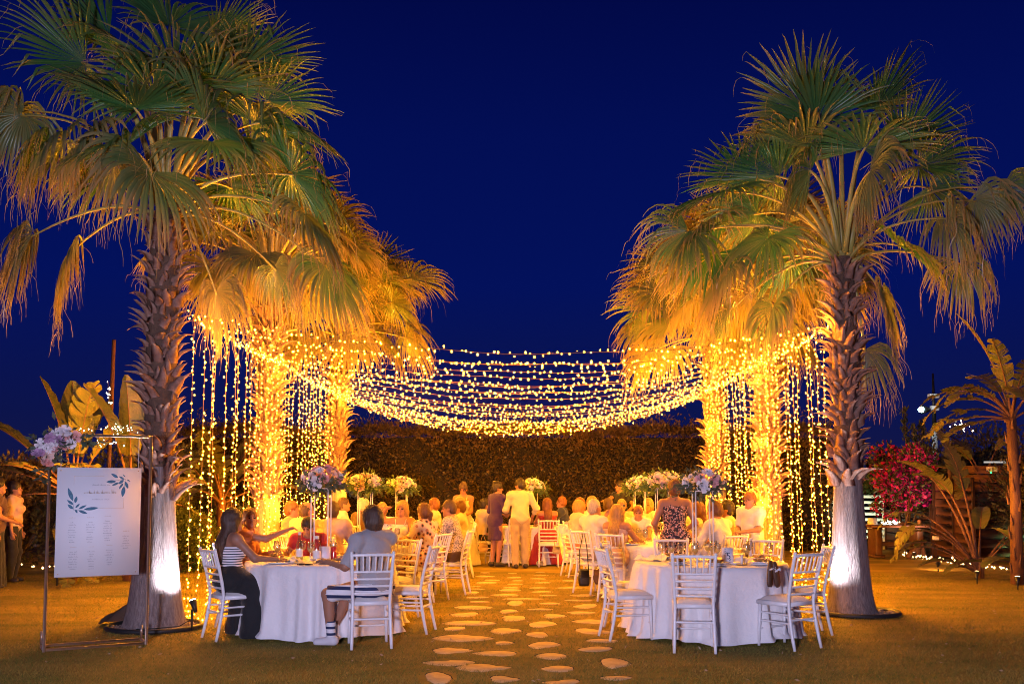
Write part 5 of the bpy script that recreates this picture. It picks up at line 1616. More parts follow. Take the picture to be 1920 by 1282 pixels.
person('boy standing in white polo and glasses, holding a dark phone', 3.36, 14.0, 128, sit=False, H=1.50, lean=4, head=(-18, -16), arms={-1: (-.05, .26, .94), 1: (.06, .26, .94), 'curl': .7}, hair=('short', 'ginger'), top=('shirt', c_white, .8), bottom=('shorts', c_sand), face='glasses', res=N_)
# --- staff at far left
person('woman of the staff in white blouse and black trousers, hair tied back', -8.28, 16.6, -82, sit=False, H=1.66, fem=True, lean=2, head=(-8, 0), arms='hang', hair=('bun', 'dark'), top=('shirt', c_lightpink, .9), bottom=('trousers', c_black), res=.013, face='plain', group='staff at far left')
person('staff member cut by the picture edge, hands clasped, dark vest and long skirt', -8.05, 15.6, -70, sit=False, H=1.70, fem=True, lean=2, arms='clasp', hair=('short', 'dark'), top=('jacket', c_brown, .4), bottom=('skirt_long', c_black), res=.014, group='staff at far left')
# --- chairs without sitters
for (x, y, yaw, lb) in ((-1.12, 10.85, 80, 'empty white chair at the path side of the nearest left table, cushion lit yellow'),
                        (-1.42, 11.95, 148, 'empty white chair at the far side of the nearest left table'),
                        (1.20, 10.40, -78, 'empty white chair nearest the path at table 5'),
                        (1.33, 11.30, -108, 'empty white chair behind the one nearest the path at table 5'),
                        (1.74, 9.66, -8, 'empty white chair squarely before the card 5 table, back to the camera'),
                        (2.68, 9.84, 34, 'empty white chair with dark sandals hung on its back'),
                        (3.10, 10.75, 88, 'empty white chair nearest the right front palm'),
                        (1.90, 11.95, 172, 'empty white chair before the floral dress, facing the camera'),
                        (2.92, 11.85, 148, 'empty white chair before the boy in the white polo'),
                        (-.02, 20.2, 30, 'white chair in front of the standing man, half hidden')):
    chair(x, y, yaw, lb)
# ================================================================ SEATING SIGN, FIXTURES, SMALL THINGS
m_brass = mat('brushed_copper', (.62, .48, .38), .28, metal=.85)
A = G(82, 1222); B = G(274, 1208)
ex = norm(np.array(B - A)); ey = np.array([-ex[1], ex[0], 0.0])
wid = float(np.linalg.norm(np.array(B - A)))
sign = thing('sign_frame', 'copper metal stand holding the seating board beside the left palm', 'sign stand', tuple(A), math.atan2(ex[1], ex[0]))
HT = 2.06
for xx, nm in ((0, 'upright'), (wid, 'upright')):
    mb = MB(); mb.box((xx, 0, HT / 2), (.028, .028, HT), None, 0, .004); obj(nm, mb.mesh(nm, m_brass, False), sign)
mb = MB(); mb.box((wid / 2, 0, HT - .012), (wid - .032, .026, .026), None, 0, .004); obj('top_bar', mb.mesh('top_bar', m_brass, False), sign)
for yy in (-.004, .30):
    mb = MB(); mb.box((wid / 2, yy, .020), (wid - .034, .026, .026), None, 0, .004); obj('base_bar', mb.mesh('base_bar', m_brass, False), sign)
for xx in (0, wid):
    mb = MB(); mb.box((xx, .15, .018), (.026, .262, .024), None, 0, .004); obj('foot_bar', mb.mesh('foot_bar', m_brass, False), sign)
    mb = MB(); mb.tube([(xx, .30, .033), (xx, .30, .16)], .012, 6); obj('foot_pin', mb.mesh('foot_pin', m_brass), sign)
# the board hangs from the top bar by two ribbons
m_board = mat('board_white', (.78, .78, .80), .55, spec=.3)
bw, bh = wid * .83, 1.045
bx0 = wid * .075; bz1 = 1.735
board = thing('seating_board', 'white seating plan board with blue leaf sprigs and columns of small names', 'sign board', tuple(np.array(A) + ex * (bx0 + bw / 2) + np.array([0, 0, bz1 - bh])), math.atan2(ex[1], ex[0]) - .03)
mb = MB(); mb.box((0, 0, bh / 2), (bw, .006, bh)); obj('panel', mb.mesh('panel', m_board, False), board)
for s in (-1, 1):
    mb = MB(); mb.box((s * (bw / 2 - .03), 0, bh + (HT - bz1) / 2 - .012), (.006, .002, HT - bz1 - .026)); obj('ribbon', mb.mesh('ribbon', c_white, False), board)
    for zz in (.03, bh - .03):
        mb = MB(); mb.lathe([(.001, 0), (.006, .001), (.006, .003), (.001, .004)], n=8); obj('rivet', mb.mesh('rivet', m_brass), board, (s * (bw / 2 - .03), -.0032, zz), (PI / 2, 0, 0))
u_, v_ = (lambda px: (px - 177) / 161.0 * bw), (lambda py: (1082 - py) / 205.0 * bh)
mb = MB()
for (a, b, wd) in (((224, 899), (213, 893), 3), ((212, 896), (198, 888), 4.5), ((208, 903), (189, 904), 5), ((214, 905), (200, 911), 3.5), ((223, 900), (213, 908), 4.5), ((222, 906), (214, 918), 3.5), ((226, 903), (232, 917), 4.5), ((224, 912), (221, 933), 6), ((226, 895), (221, 889), 1.5), ((229, 899), (236, 903), 1.8),
                   ((127, 940), (117, 915), 6), ((131, 944), (134, 931), 4.5), ((128, 947), (116, 938), 4), ((128, 955), (117, 946), 4.5), ((132, 953), (140, 945), 3), ((138, 955), (153, 948), 3.5), ((148, 956), (176, 953), 5), ((138, 958), (155, 964), 4), ((132, 956), (136, 963), 3)):
    V, Q = printed_leaf((u_(a[0]), v_(a[1])), (u_(b[0]), v_(b[1])), wd * bw / 161 * .75); mb.add(V, Q)
for (pl) in (((227, 898), (210, 901), (190, 904)), ((226, 899), (224, 915)), ((129, 957), (127, 940)), ((129, 957), (150, 957))):
    mb.tube([(u_(p[0]), 0, v_(p[1])) for p in pl], .0012, 4)
obj('leaf_print', mb.mesh('leaf_print', m_teal, False), board, (0, -.0045, 0))
mb = MB()
for (a, b) in (((128, 893), (185, 893)), ((176, 954), (225, 954)), ((224, 935), (224, 954)), ((128, 893), (128, 910))):
    mb.box(((u_(a[0]) + u_(b[0])) / 2, 0, (v_(a[1]) + v_(b[1])) / 2), (abs(u_(b[0]) - u_(a[0])) + .002, .001, abs(v_(b[1]) - v_(a[1])) + .002))
obj('gold_border', mb.mesh('gold_border', m_gold, False), board, (0, -.0042, 0))
# faint handwriting: unreadable running strokes, as in the photograph
rs = np.random.default_rng(9)
def scribble(mb, px0, px1, py, h, r):
    """one run of handwriting; words apart"""
    x = px0
    while x < px1 - 1:
        L = min(px1 - x, rs.uniform(5, 13)); n = max(5, int(L * 2.2)); f = np.linspace(0, 1, n)
        zz = rs.choice([.25, .4, .5, 1.0], n, p=[.3, .3, .25, .15]) * h * np.where(np.arange(n) % 2 == 0, 1, 0)
        mb.tube(np.stack([u_(x + L * f), np.zeros(n), v_(py) + zz], 1), r, 3)
        x += L + rs.uniform(1.2, 2.2)
mb = MB(); scribble(mb, 163, 197, 910.5, .014, .0011); scribble(mb, 163, 196, 938, .013, .0011); obj('script_line', mb.mesh('script_line', mat('ink_grey', (.14, .13, .18), .7)), board, (0, -.0042, 0))
mb = MB(); scribble(mb, 147, 209, 926, .040, .0018); obj('gold_title', mb.mesh('gold_title', m_gold), board, (0, -.0042, 0))
colx = [(127, 981, 9), (161, 981, 9), (194, 979, 9), (130, 1036, 8), (165, 1036, 8), (199, 1034, 7), (230, 1008, 6)]
for (cx, cy, n) in colx:
    mb = MB()
    for i in range(n):
        wd = rs.uniform(4, 9); scribble(mb, cx - wd, cx + wd, cy + i * 4.6, .010, .0010)
    obj('name_column', mb.mesh('name_column', mat('ink_grey', (.14, .13, .18), .7)), board, (0, -.0042, 0))
    mb = MB(); scribble(mb, cx - 6, cx + 6, cy - 9, .012, .0012); obj('column_heading', mb.mesh('column_heading', m_gold), board, (0, -.0042, 0))
# rose garland on the frame corner
gar = thing('rose_garland', 'pink and white rose garland tied to the upper corner of the copper stand', 'garland', tuple(np.array(A) + np.array([0, 0, HT - .02])), math.atan2(ex[1], ex[0]))
rg2 = np.random.default_rng(15)
spots = [(75, 832, 2), (92, 823, 3), (107, 815, 2), (122, 808, 2), (126, 822, 1), (120, 835, 1), (143, 818, 1), (134, 831, 2), (103, 842, 1), (90, 838, 2), (70, 850, 3), (92, 853, 4), (88, 866, 1), (99, 830, 2), (113, 826, 3)]
for (px, py, kd) in spots:
    q = P(px, py, A.y - .03)
    loc = np.array([(np.array(q - A)) @ ex, rg2.uniform(-.07, -.02), q.z - (HT - .02)])
    o = obj('rose', ROSES[kd][int(rg2.integers(0, 2))], gar, tuple(loc), scale=rg2.uniform(.042, .062))
    o.rotation_euler = Vector((rg2.normal(0, .4), -1, .25 + rg2.normal(0, .3))).to_track_quat('Z', 'Y').to_euler()
pp = []
for (px, py, sd) in [(s[0], s[1], .05) for s in spots] + [(160, 820, .03), (170, 824, .03), (180, 828, .03), (82, 882, .025), (78, 900, .02), (112, 862, .03), (150, 832, .03), (62, 840, .03)]:
    q = P(px, py, A.y); c0 = np.array([(np.array(q - A)) @ ex, -.02, q.z - (HT - .02)])
    pp.append(c0 + rg2.normal(0, sd, (13, 3)) * np.array([1, .5, 1]))
pp = np.concatenate(pp)
V, Q = leaf_cloud(pp, rg2.normal(0, 1, pp.shape), .075, rg2, .45, .4)
tag(obj('greenery', mk_mesh('greenery', V, Q, None, [m_euc], False), gar), kind='stuff')

# ---- ground spotlights
m_black = mat('fixture_black', (.015, .015, .016), .45)
def ground_spot(label, x, y, target, power, col, angle=55, h=.30, lens=(1, 1, 1), ls=14, blend=.5, size=.04):
    d = norm(np.array(target) - np.array([x, y, h]))
    t = thing('ground_spotlight', label, 'spotlight', (x, y, 0), 0, 'ground spotlights')
    mb = MB(); mb.tube([(0, 0, 0), (0, 0, h - .10)], [.010, .014], 8); obj('spike', mb.mesh('spike', m_black), t)
    mb = MB(); mb.tube([np.array([0, 0, h]) - d * .14, np.array([0, 0, h]) - d * .08, np.array([0, 0, h]) - d * .01], [.020, .026, .045], 12); obj('head', mb.mesh('head', m_black), t)
    mb = MB(); mb.ell(np.array([0, 0, h]) - d * .004, (.038, .038, .010), Vector(tuple(d)).to_track_quat('Z', 'Y').to_matrix().to_4x4(), 12, 4); obj('lens', mb.mesh('lens', emat('lens_%d_%d_%d' % tuple(int(c * 99) for c in lens), lens, ls)), t)
    lamp('spot_light', 'SPOT', tuple(np.array([x, y, h]) + d * .03), power, col, size, target, angle, blend)
s1 = Vector((-3.47, 10.92, 0))
ground_spot('small black spotlight on a spike, lighting the near left palm trunk white', s1.x, s1.y, (-3.93, 11.2, 1.5), 170, (.86, .86, 1.0), 128, .33, (1, 1, 1), 18, .7)
ground_spot('small black spotlight behind the last chair, lighting the near right palm trunk white', 3.66, 12.15, (4.2, 12.5, 1.5), 170, (.86, .86, 1.0), 128, .30, (1, 1, 1), 18, .7)
for (x, y, tx, ty, lb) in ((-3.25, 16.0, -3.97, 16.2, 'spotlight at the foot of the second palm of the left row'), (-3.05, 21.2, -3.75, 21.4, 'spotlight at the foot of the farthest palm of the left row'),
                           (3.5, 16.2, 4.22, 16.4, 'spotlight at the foot of the second palm of the right row'), (3.5, 20.4, 4.2, 20.6, 'spotlight at the foot of the farthest palm of the right row')):
    ground_spot(lb, x, y, (tx * .93, ty, 5.4), 1800, (1.0, .45, .025), 70, .28, (1, .8, .4), 12, .8)
# burlap wrap, stone and cable in the left ring
n = 15
u = np.linspace(0, 1, n); U, Vv = np.meshgrid(u, u, indexing='ij')
bz = .23 * np.sin(U * PI) ** .8 * (1 - Vv ** 1.6) * (.7 + .5 * U) + .02 * np.sin(U * 14 + Vv * 9) * (1 - Vv)
sk = np.stack([(U - .5) * .62, (Vv - .5) * .34, np.maximum(bz + .012, .012)], -1).reshape(-1, 3)
i = (np.arange(n - 1)[:, None] * n + np.arange(n - 1)[None]).ravel()
q = G(236, 1172)
tag(obj('burlap_cover', mk_mesh('burlap_cover', sk * 1.0, np.stack([i, i + n, i + n + 1, i + 1], 1), None, [mat('burlap', (.22, .14, .10), .95, (.16, .10, .07), 60, .7, 150)]), None, (q.x, q.y + .1, 0), (0, 0, .15)), 'crumpled brown burlap lying at the foot of the near left palm', 'burlap')
mb = MB(); mb.box((0, 0, .03), (.17, .10, .05), Matrix.Rotation(.1, 4, 'Y'), 0, .014)
q = G(345, 1155); tag(obj('pale_stone', mb.mesh('pale_stone', m_stone), None, (q.x, q.y, .02), (0, 0, .3)), 'pale flat stone in the pebble ring beside the black spotlight', 'stone')
mb = MB(); mb.tube([(0, 0, .12), (-.06, -.03, .09), (-.13, -.02, .05), (-.22, -.06, .045), (-.36, -.16, .045), (-.52, -.22, .045)], .006, 6)
tag(obj('power_cable', mb.mesh('power_cable', m_black), None, (s1.x, s1.y, 0)), 'black cable from the spotlight across the pebble ring', 'cable')

# ---- bags, sandals and other belongings
def bag(label, x, y, z, size, m, yaw=0, strap=None, cat='bag', puff=.25, smat=None):
    t = thing('hand_bag', label, cat, (x, y, z), RAD(yaw))
    n = 9
    mb = MB()
    a = np.linspace(0, 2 * PI, 25)[:-1]
    prof = []
    for f in np.linspace(0, 1, 7):
        k = 1 - puff * abs(2 * f - .85) ** 2
        ct, st = np.cos(a), np.sin(a)
        e = .45
        prof.append(np.stack([size[0] / 2 * k * np.sign(ct) * abs(ct) ** e, size[1] / 2 * k * np.sign(st) * abs(st) ** e, np.full(24, size[2] * f)], 1))
    V = np.concatenate(prof + [[[0, 0, 0], [0, 0, size[2]]]])
    i0 = (np.arange(6)[:, None] * 24 + np.arange(24)[None]).ravel(); i1 = (np.arange(6)[:, None] * 24 + (np.arange(24)[None] + 1) % 24).ravel()
    T = [(168, (j + 1) % 24, j) for j in range(24)] + [(169, 144 + j, 144 + (j + 1) % 24) for j in range(24)]
    mb.add(V, np.stack([i0, i1, i1 + 24, i0 + 24], 1), T)
    obj('pouch', mb.mesh('pouch', m), t)
    mb = MB(); mb.box((0, -size[1] * .5, size[2] * .72), (size[0] * .82, .012, size[2] * .45), None, 0, .005); obj('flap', mb.mesh('flap', m), t)
    if strap:
        mb = MB(); mb.tube(strap, .007, 5, flat=.5); obj('strap', mb.mesh('strap', smat or m), t)
    return t
m_lea = mat('leather_black', (.012, .011, .012), .5); m_leab = mat('leather_brown', (.08, .04, .025), .5, (.14, .07, .04), 12)
cb = P(1095, 1098, 14.45)
bag('black camera bag hanging by a long strap from the greying man\'s chair', cb.x, cb.y, cb.z, (.16, .10, .24), m_lea, 10, [(-.06, 0, .22), (-.05, .05, .50), (.04, .16, .78), (.07, .10, .55), (.07, .0, .22)])
cb = P(1128, 1095, 14.3)
bag('brown slouchy leather bag hanging beside the black camera bag', cb.x, cb.y, cb.z, (.24, .12, .22), m_leab, -25, [(-.09, 0, .20), (.02, .10, .48), (.09, 0, .20)], puff=.45)
cb = P(906, 1035, 19.95)
bag('round pale bag hanging on the white chair left of the plum dress', cb.x, cb.y, cb.z, (.21, .10, .20), c_lightpink, 5, [(-.06, 0, .19), (0, .05, .36), (.06, 0, .19)], puff=.65)
cb = P(1044, 1038, 19.6)
bag('small golden bag hanging at the right of the red dress chair', cb.x, cb.y, cb.z, (.17, .09, .16), c_yellow, -8, [(-.05, 0, .15), (-.02, .05, .40), (.05, 0, .15)], puff=.4)
cb = G(1012, 1061)
bag('small cream purse standing on the grass by the red dress chair', cb.x, cb.y, .01, (.15, .08, .10), c_cream, 5, None, puff=.5)
# sandals on the right front chair
san = thing('sandal_pair', 'pair of dark sandals with white flowers hung on the right front chair back', 'sandals', (2.47, 9.60, .60), RAD(34))
for k, (dx, tl) in enumerate(((-.045, .10), (.045, -.28))):
    a = np.linspace(0, 1, 9)
    wdt = .030 + .014 * np.sin(a * PI * .9 + .5) ; mb = MB()
    V = []
    for f, w0 in zip(a, wdt):
        for s in (-1, 1):
            for yy in (-.010, .010):
                V.append((s * w0 * (1 if 0 < f < 1 else .6), yy, .25 * f))
    Q = []
    for r_ in range(8):
        o0 = r_ * 4
        Q += [(o0, o0 + 2, o0 + 6, o0 + 4), (o0 + 1, o0 + 5, o0 + 7, o0 + 3), (o0, o0 + 4, o0 + 5, o0 + 1), (o0 + 2, o0 + 3, o0 + 7, o0 + 6)]
    Q += [(0, 1, 3, 2), (32, 34, 35, 33)]
    mb.add(V, Q)
    so = obj('sole', mb.mesh('sole', m_leab, False), san, (dx, -.03 - .024 * k, 0), (0, tl, .2))
    mb = MB(); mb.tube([(-.035, -.012, .16), (0, -.05, .19), (.035, -.012, .16)], .007, 5)
    for q in range(5): mb.ell((-.03 + .015 * q, -.05 + .008 * abs(q - 2), .17 + .01 * (q % 2)), (.011, .008, .011), None, 6, 4)
    obj('flower_band', mb.mesh('flower_band', mat('flower_white', (.75, .73, .76), .6)), so)
hm = MB(); hm.tube([(0, 0, 0), (.01, .05, .07), (0, .09, .02)], .004, 5); obj('hang_strap', hm.mesh('hang_strap', m_leab), san, (0, -.03, .22))
# ================================================================ BEDS AND BACKGROUND PLANTS
m_stre = mat('banana_leaf', (.085, .11, .028), .38, (.17, .13, .035), 5, .5, 34, trans=.2, stretch=(1, 1, 1))
m_stem = mat('banana_stem', (.20, .085, .035), .6, (.12, .05, .022), 8, .5, 30, stretch=(4, 4, .5))
def big_leaf(rng, base, az, el, petl, L, W, bend, torn, roll=0.0):
    """paddle leaf: arching petiole, folded blade, torn into strips where the wind has split it"""
    hd = np.array([math.cos(az), math.sin(az), 0]); side = np.array([-math.sin(az), math.cos(az), 0])
    p = np.array(base, float); pts = [p.copy()]; e = el
    for k in range(6):
        p = p + (hd * math.cos(e) + np.array([0, 0, math.sin(e)])) * petl / 6; e -= bend * .06; pts.append(p.copy())
    mb = MB(); mb.tube(pts, np.linspace(.034, .016, 7), 6, flat=.7, m=1)
    n = 22
    f = np.linspace(0, 1, n)
    mid, T_ = [], []
    for k in range(n):
        d = hd * math.cos(e) + np.array([0, 0, math.sin(e)])
        mid.append(p.copy()); T_.append(d)
        p = p + d * L / (n - 1); e -= bend / n
    mid, T_ = np.array(mid), np.array(T_)
    mb.tube(mid, np.linspace(.015, .003, n), 5, m=1)
    w = W * np.sin(np.clip(f * .93 + .06, 0, 1) * PI) ** .55 * (1 - .25 * f)
    for s in (-1, 1):
        sd = side * s
        if torn <= 0:
            V = []
            for k in range(n):
                nn = np.cross(T_[k], sd) * s
                for g in (0, .35, .7, 1.0):
                    V.append(mid[k] + (sd * math.cos(.5) + nn * -math.sin(.5 + roll) * -1) * w[k] * g + np.array([0, 0, -.16 * g * g * w[k]]) + nn * .012 * math.sin(k * 2.1) * g)
            Q = [(k * 4 + g, k * 4 + g + 1, k * 4 + g + 5, k * 4 + g + 4) for k in range(n - 1) for g in range(3)]
            mb.add(V, Q)
        else:
            k = 0
            while k < n - 1:
                m_ = int(rng.integers(1, 4)); k2 = min(n - 1, k + m_)
                dr = rng.uniform(.1, 1.0) * torn; fw = rng.uniform(.1, .6)
                V = []
                for kk in range(k, k2 + 1):
                    sh = .92 if kk in (k, k2) and k2 - k > 0 else 1
                    for g in (0, .35, .7, 1.0):
                        V.append(mid[kk] + (sd + T_[kk] * fw * g + np.array([0, 0, .45 - dr * g * 1.2])) * w[kk] * g * (.8 + .2 * sh) + (T_[kk] * .012 * (-1 if kk == k2 else 1)) * g)
                c = k2 - k + 1
                Q = [(a * 4 + g, a * 4 + g + 1, a * 4 + g + 5, a * 4 + g + 4) for a in range(c - 1) for g in range(3)]
                mb.add(V, Q)
                k = k2
    return mb
def strelitzia(label, x, y, ht, leaves, seed, trunk_r=.07, stems=1, group='banana like plants in the beds', cat='banana plant'):
    r = np.random.default_rng(seed)
    t = thing('banana_plant', label, cat, (x, y, 0), 0, group)
    mb = MB()
    if ht > .2:
        mb.tube([(0, 0, 0), (.02, 0, ht * .5), (0, .02, ht)], [trunk_r * 1.25, trunk_r, trunk_r * .9], 10)
        for k in range(int(ht * 9)):
            a = r.uniform(0, 6.28); z = ht * (k + .5) / (ht * 9)
            mb.tube([(trunk_r * math.cos(a), trunk_r * math.sin(a), z), (trunk_r * 1.5 * math.cos(a), trunk_r * 1.5 * math.sin(a), z + .2)], [.03, .006], 5)
    else:
        for k in range(6):
            a = r.uniform(0, 6.28); mb.tube([(.05 * math.cos(a), .05 * math.sin(a), 0), (.08 * math.cos(a), .08 * math.sin(a), .35)], [.04, .02], 6)
    obj('stem', mb.mesh('stem', m_stem), t)
    for (az, el, pl, L, W, bend, torn) in leaves:
        lf = big_leaf(r, (0, 0, max(.05, ht - .1)), RAD(az), RAD(el), pl, L, W, bend, torn)
        obj('leaf', lf.mesh('leaf', [m_stre, m_stem]), t)
    return t
def rnd_leaves(n, seed, el=(35, 85), pl=(.5, 1.0), L=(.8, 1.2), W=(.15, .24), torn=.5, bend=(.5, 1.4), az=(0, 360)):
    r = np.random.default_rng(seed)
    return [(r.uniform(*az), r.uniform(*el), r.uniform(*pl), r.uniform(*L), r.uniform(*W), r.uniform(*bend), (r.uniform(.3, 1.0) if r.random() < torn else 0)) for _ in range(n)]
# left bed (azimuth 0 = towards +X, 90 = away)
strelitzia('tall broad leaved plant glowing amber behind the seating board', -7.55, 17.2, 1.5, [(200, 82, .80, 1.35, .36, .25, 0), (330, 84, .75, 1.25, .36, .2, .25), (180, 50, 1.15, 1.35, .28, .5, 0), (190, 30, .9, 1.1, .26, .6, .3), (60, 80, .7, 1.2, .30, .4, 0), (280, 86, .75, 1.25, .38, .15, 0), (0, 68, .7, 1.2, .3, .4, .4)] + rnd_leaves(7, 1, (10, 50), torn=.9), 61, .09)
strelitzia('broad leaved plant glowing amber just left of the near left palm', -6.4, 16.8, 1.4, [(215, 80, .85, 1.3, .30, .4, 0), (330, 74, .8, 1.25, .30, .5, .3), (262, 87, .8, 1.35, .34, .15, 0)] + rnd_leaves(8, 2, (5, 55), torn=.9), 62, .09)
strelitzia('dim broad leaved plant behind the first strings of the left curtain', -6.0, 20.6, 1.3, rnd_leaves(10, 3, (15, 80), L=(1.0, 1.5), W=(.22, .32), torn=.4), 63, .10)
strelitzia('dim broad leaved plant in the middle of the left curtain', -6.6, 23.2, 1.6, rnd_leaves(10, 4, (15, 80), L=(1.0, 1.5), W=(.22, .32), torn=.4), 64, .10)
strelitzia('low broad leaved plant below the seating board in the left bed', -7.2, 16.4, .15, rnd_leaves(8, 5, (25, 70), pl=(.3, .6), L=(.5, .8), torn=.3), 65)
# right bed
strelitzia('tallest banana plant at the right edge with torn leaves arching left', 8.15, 16.2, 2.75, [(176, 48, .55, 1.15, .20, 1.5, .6), (186, 30, .5, 1.15, .19, 1.2, .7), (170, 14, .5, 1.05, .18, .8, .7), (178, 66, .6, 1.0, .2, 1.8, .6), (230, 70, .5, 1.15, .19, .6, .35),
            (40, 70, .6, 1.2, .2, .8, .4), (300, 60, .5, 1.2, .22, 1.0, .4), (90, 60, .6, 1.2, .24, .9, .4), (350, 35, .6, 1.2, .22, 1.0, .5), (150, 80, .7, 1.3, .24, .4, .2), (200, 55, .5, 1.1, .2, 1.4, .5), (160, 62, .5, 1.2, .22, 1.5, .6), (192, 5, .4, 1.0, .18, .6, .6), (250, 50, .5, 1.2, .24, 1.2, .4)], 71, .085)
strelitzia('leaning banana plant in front of the wooden fence', 8.05, 17.3, .15, [(165, 66, 1.25, 1.0, .20, 1.7, .6), (175, 62, 1.1, .95, .19, 2.2, .7), (185, 74, 1.6, .95, .24, .9, 0), (120, 84, 1.7, 1.1, .2, .5, .3), (95, 80, 1.5, 1.0, .22, .6, .4), (200, 78, 1.5, .9, .24, 1.2, .2), (60, 66, .9, .8, .2, .8, 0), (180, 35, .45, .7, .13, .9, 0), (210, 30, .4, .6, .12, .9, 0), (330, 60, .7, .7, .16, .8, 0), (170, 50, .9, .9, .18, 1.6, .8), (195, 58, 1.3, .9, .18, 1.9, .7), (150, 45, .7, .9, .18, 1.2, .4), (20, 55, .9, .9, .2, 1.0, .3)], 72)
strelitzia('low banana plant at the lower right corner beside the green lit patch', 8.75, 16.9, .12, rnd_leaves(9, 6, (25, 75), pl=(.3, .7), L=(.5, .8), torn=.2), 73)
strelitzia('banana plant with fairy lit leaves under the lamp post', 10.4, 22.0, 1.7, rnd_leaves(10, 8, (5, 75), L=(.8, 1.2), torn=.8), 74, .10)

def bush(label, x, y, zc, R, n, seed, col1, col2, size=.09, trunk=True, name='shrub', cat='shrub', flower=None, nf=0, flat=(1, 1, 1), group=None, clumps=14):
    r = np.random.default_rng(seed)
    t = thing(name, label, cat, (x, y, 0), 0, group)
    C = r.normal(0, 1, (clumps, 3)); C /= np.linalg.norm(C, axis=1)[:, None]
    C = C * R * r.uniform(.35, .85, (clumps, 1)) * np.array(flat) + np.array([0, 0, zc])
    def cloud(k):
        ci = C[r.integers(0, clumps, k)]
        d = r.normal(0, 1, (k, 3)); d /= np.linalg.norm(d, axis=1)[:, None]
        return ci + d * R * .42 * r.uniform(.3, 1.05, (k, 1)) ** .7, d + np.array([0, 0, .5])
    p_, d_ = cloud(n); p_[:, 2] = np.maximum(p_[:, 2], .04)
    V, Q = leaf_cloud(p_, d_, size, r, .42, .5)
    m = mat('leaves_%s' % name + str(int(col1[0] * 1000)) + str(int(col1[1] * 1000)), col1, .5, col2, 4, trans=.15)
    tag(obj('foliage', mk_mesh('foliage', V, Q, None, [m], False), t), kind='stuff')
    if nf:
        p_, d_ = cloud(nf)
        V, Q = leaf_cloud(p_, d_, size * .9, r, .95, .8)
        tag(obj('blossom', mk_mesh('blossom', V, Q, None, [flower], False), t), kind='stuff')
    if trunk:
        mb = MB()
        for c in C[:9]:
            mb.tube([(0, 0, 0), c * np.array([.4, .4, .5]), c], [.035, .022, .006], 5)
        obj('branches', mb.mesh('branches', mat('twig', (.10, .06, .035), .9)), t)
    return t
G1, G2 = (.05, .06, .018), (.11, .09, .03)
bush('dark shrub with rusty tips at the left picture edge', -9.0, 18.0, 1.35, 1.0, 5200, 81, (.07, .055, .018), (.16, .085, .03), .10)
bush('dark shrub behind the staff woman at far left', -9.9, 19.5, 1.2, 1.2, 5200, 82, G1, G2, .10)
bush('dark shrub behind the lower part of the seating board', -7.9, 18.6, .9, .9, 4200, 83, G1, G2, .09)
bush('green shrub between the seating board and the left curtain', -6.2, 18.6, .7, .8, 4200, 84, (.05, .085, .02), (.10, .11, .03), .09)
bush('low green shrub behind the left curtain near the second palm', -5.9, 21.5, .6, .75, 3600, 85, (.05, .085, .02), (.10, .11, .03), .08)
bush('tall shrub filling the bed behind the left curtain', -7.8, 22.5, 1.4, 1.5, 6500, 86, G1, G2, .10)
bush('magenta bougainvillea in bloom by the wooden fence', 9.05, 23.0, 1.75, .95, 4200, 87, (.03, .045, .014), (.06, .06, .02), .09, name='bougainvillea', cat='flowering shrub', flower=mat('bract_magenta', (.50, .008, .20), .6, (.34, .005, .12), 8, trans=.25), nf=2600, flat=(.75, .6, 1.15))
bush('dark unlit shrub below the lamp post at right', 11.2, 25.0, 1.5, 1.6, 5000, 88, (.025, .03, .012), (.07, .05, .02), .11)
bush('dark unlit shrub at the right picture edge behind the banana plants', 11.0, 20.5, 1.4, 1.4, 5000, 89, (.025, .03, .012), (.05, .05, .02), .10)
bush('small green lit shrub above the white slatted fence', 9.0, 26.2, 1.75, .55, 1500, 90, (.06, .12, .03), (.10, .15, .04), .08)
bush('low fern like plant at the lower right corner', 9.1, 16.5, .2, .5, 1300, 91, (.03, .06, .02), (.06, .08, .03), .12, trunk=False)
bush('agave like plant lit green beside the near left palm', -6.1, 19.3, .35, .5, 500, 92, (.09, .16, .05), (.16, .20, .07), .34, trunk=False, clumps=3)
# thin wispy cypress like shoots against the sky at right
for i, (px, top) in enumerate(((1700, 765), (1732, 790), (1716, 800))):
    q = P(px, 900, 26.0); zt = P(px, top, 26.0).z
    r = np.random.default_rng(95 + i)
    t = thing('tall_shoot', ['tallest dark wispy shoot against the sky left of the lamp post', 'dark wispy shoot just left of the lamp post', 'dark wispy shoot between two others above the bougainvillea'][i], 'sapling', (q.x, q.y, 0))
    z = r.uniform(.8, zt, 500); p_ = np.stack([r.normal(0, .10, 500) * (1.1 - z / zt) + .03 * np.sin(z * 3), r.normal(0, .1, 500), z], 1)
    V, Q = leaf_cloud(p_, np.tile([0, 0, 1.0], (500, 1)), .12, r, .35, .35)
    tag(obj('foliage', mk_mesh('foliage', V, Q, None, [mat('shoot_leaf', (.03, .03, .012), .7)], False), t), kind='stuff')
    mb = MB(); mb.tube([(0, 0, 0), (0, 0, zt)], [.03, .006], 5); obj('stem', mb.mesh('stem', m_stem), t)

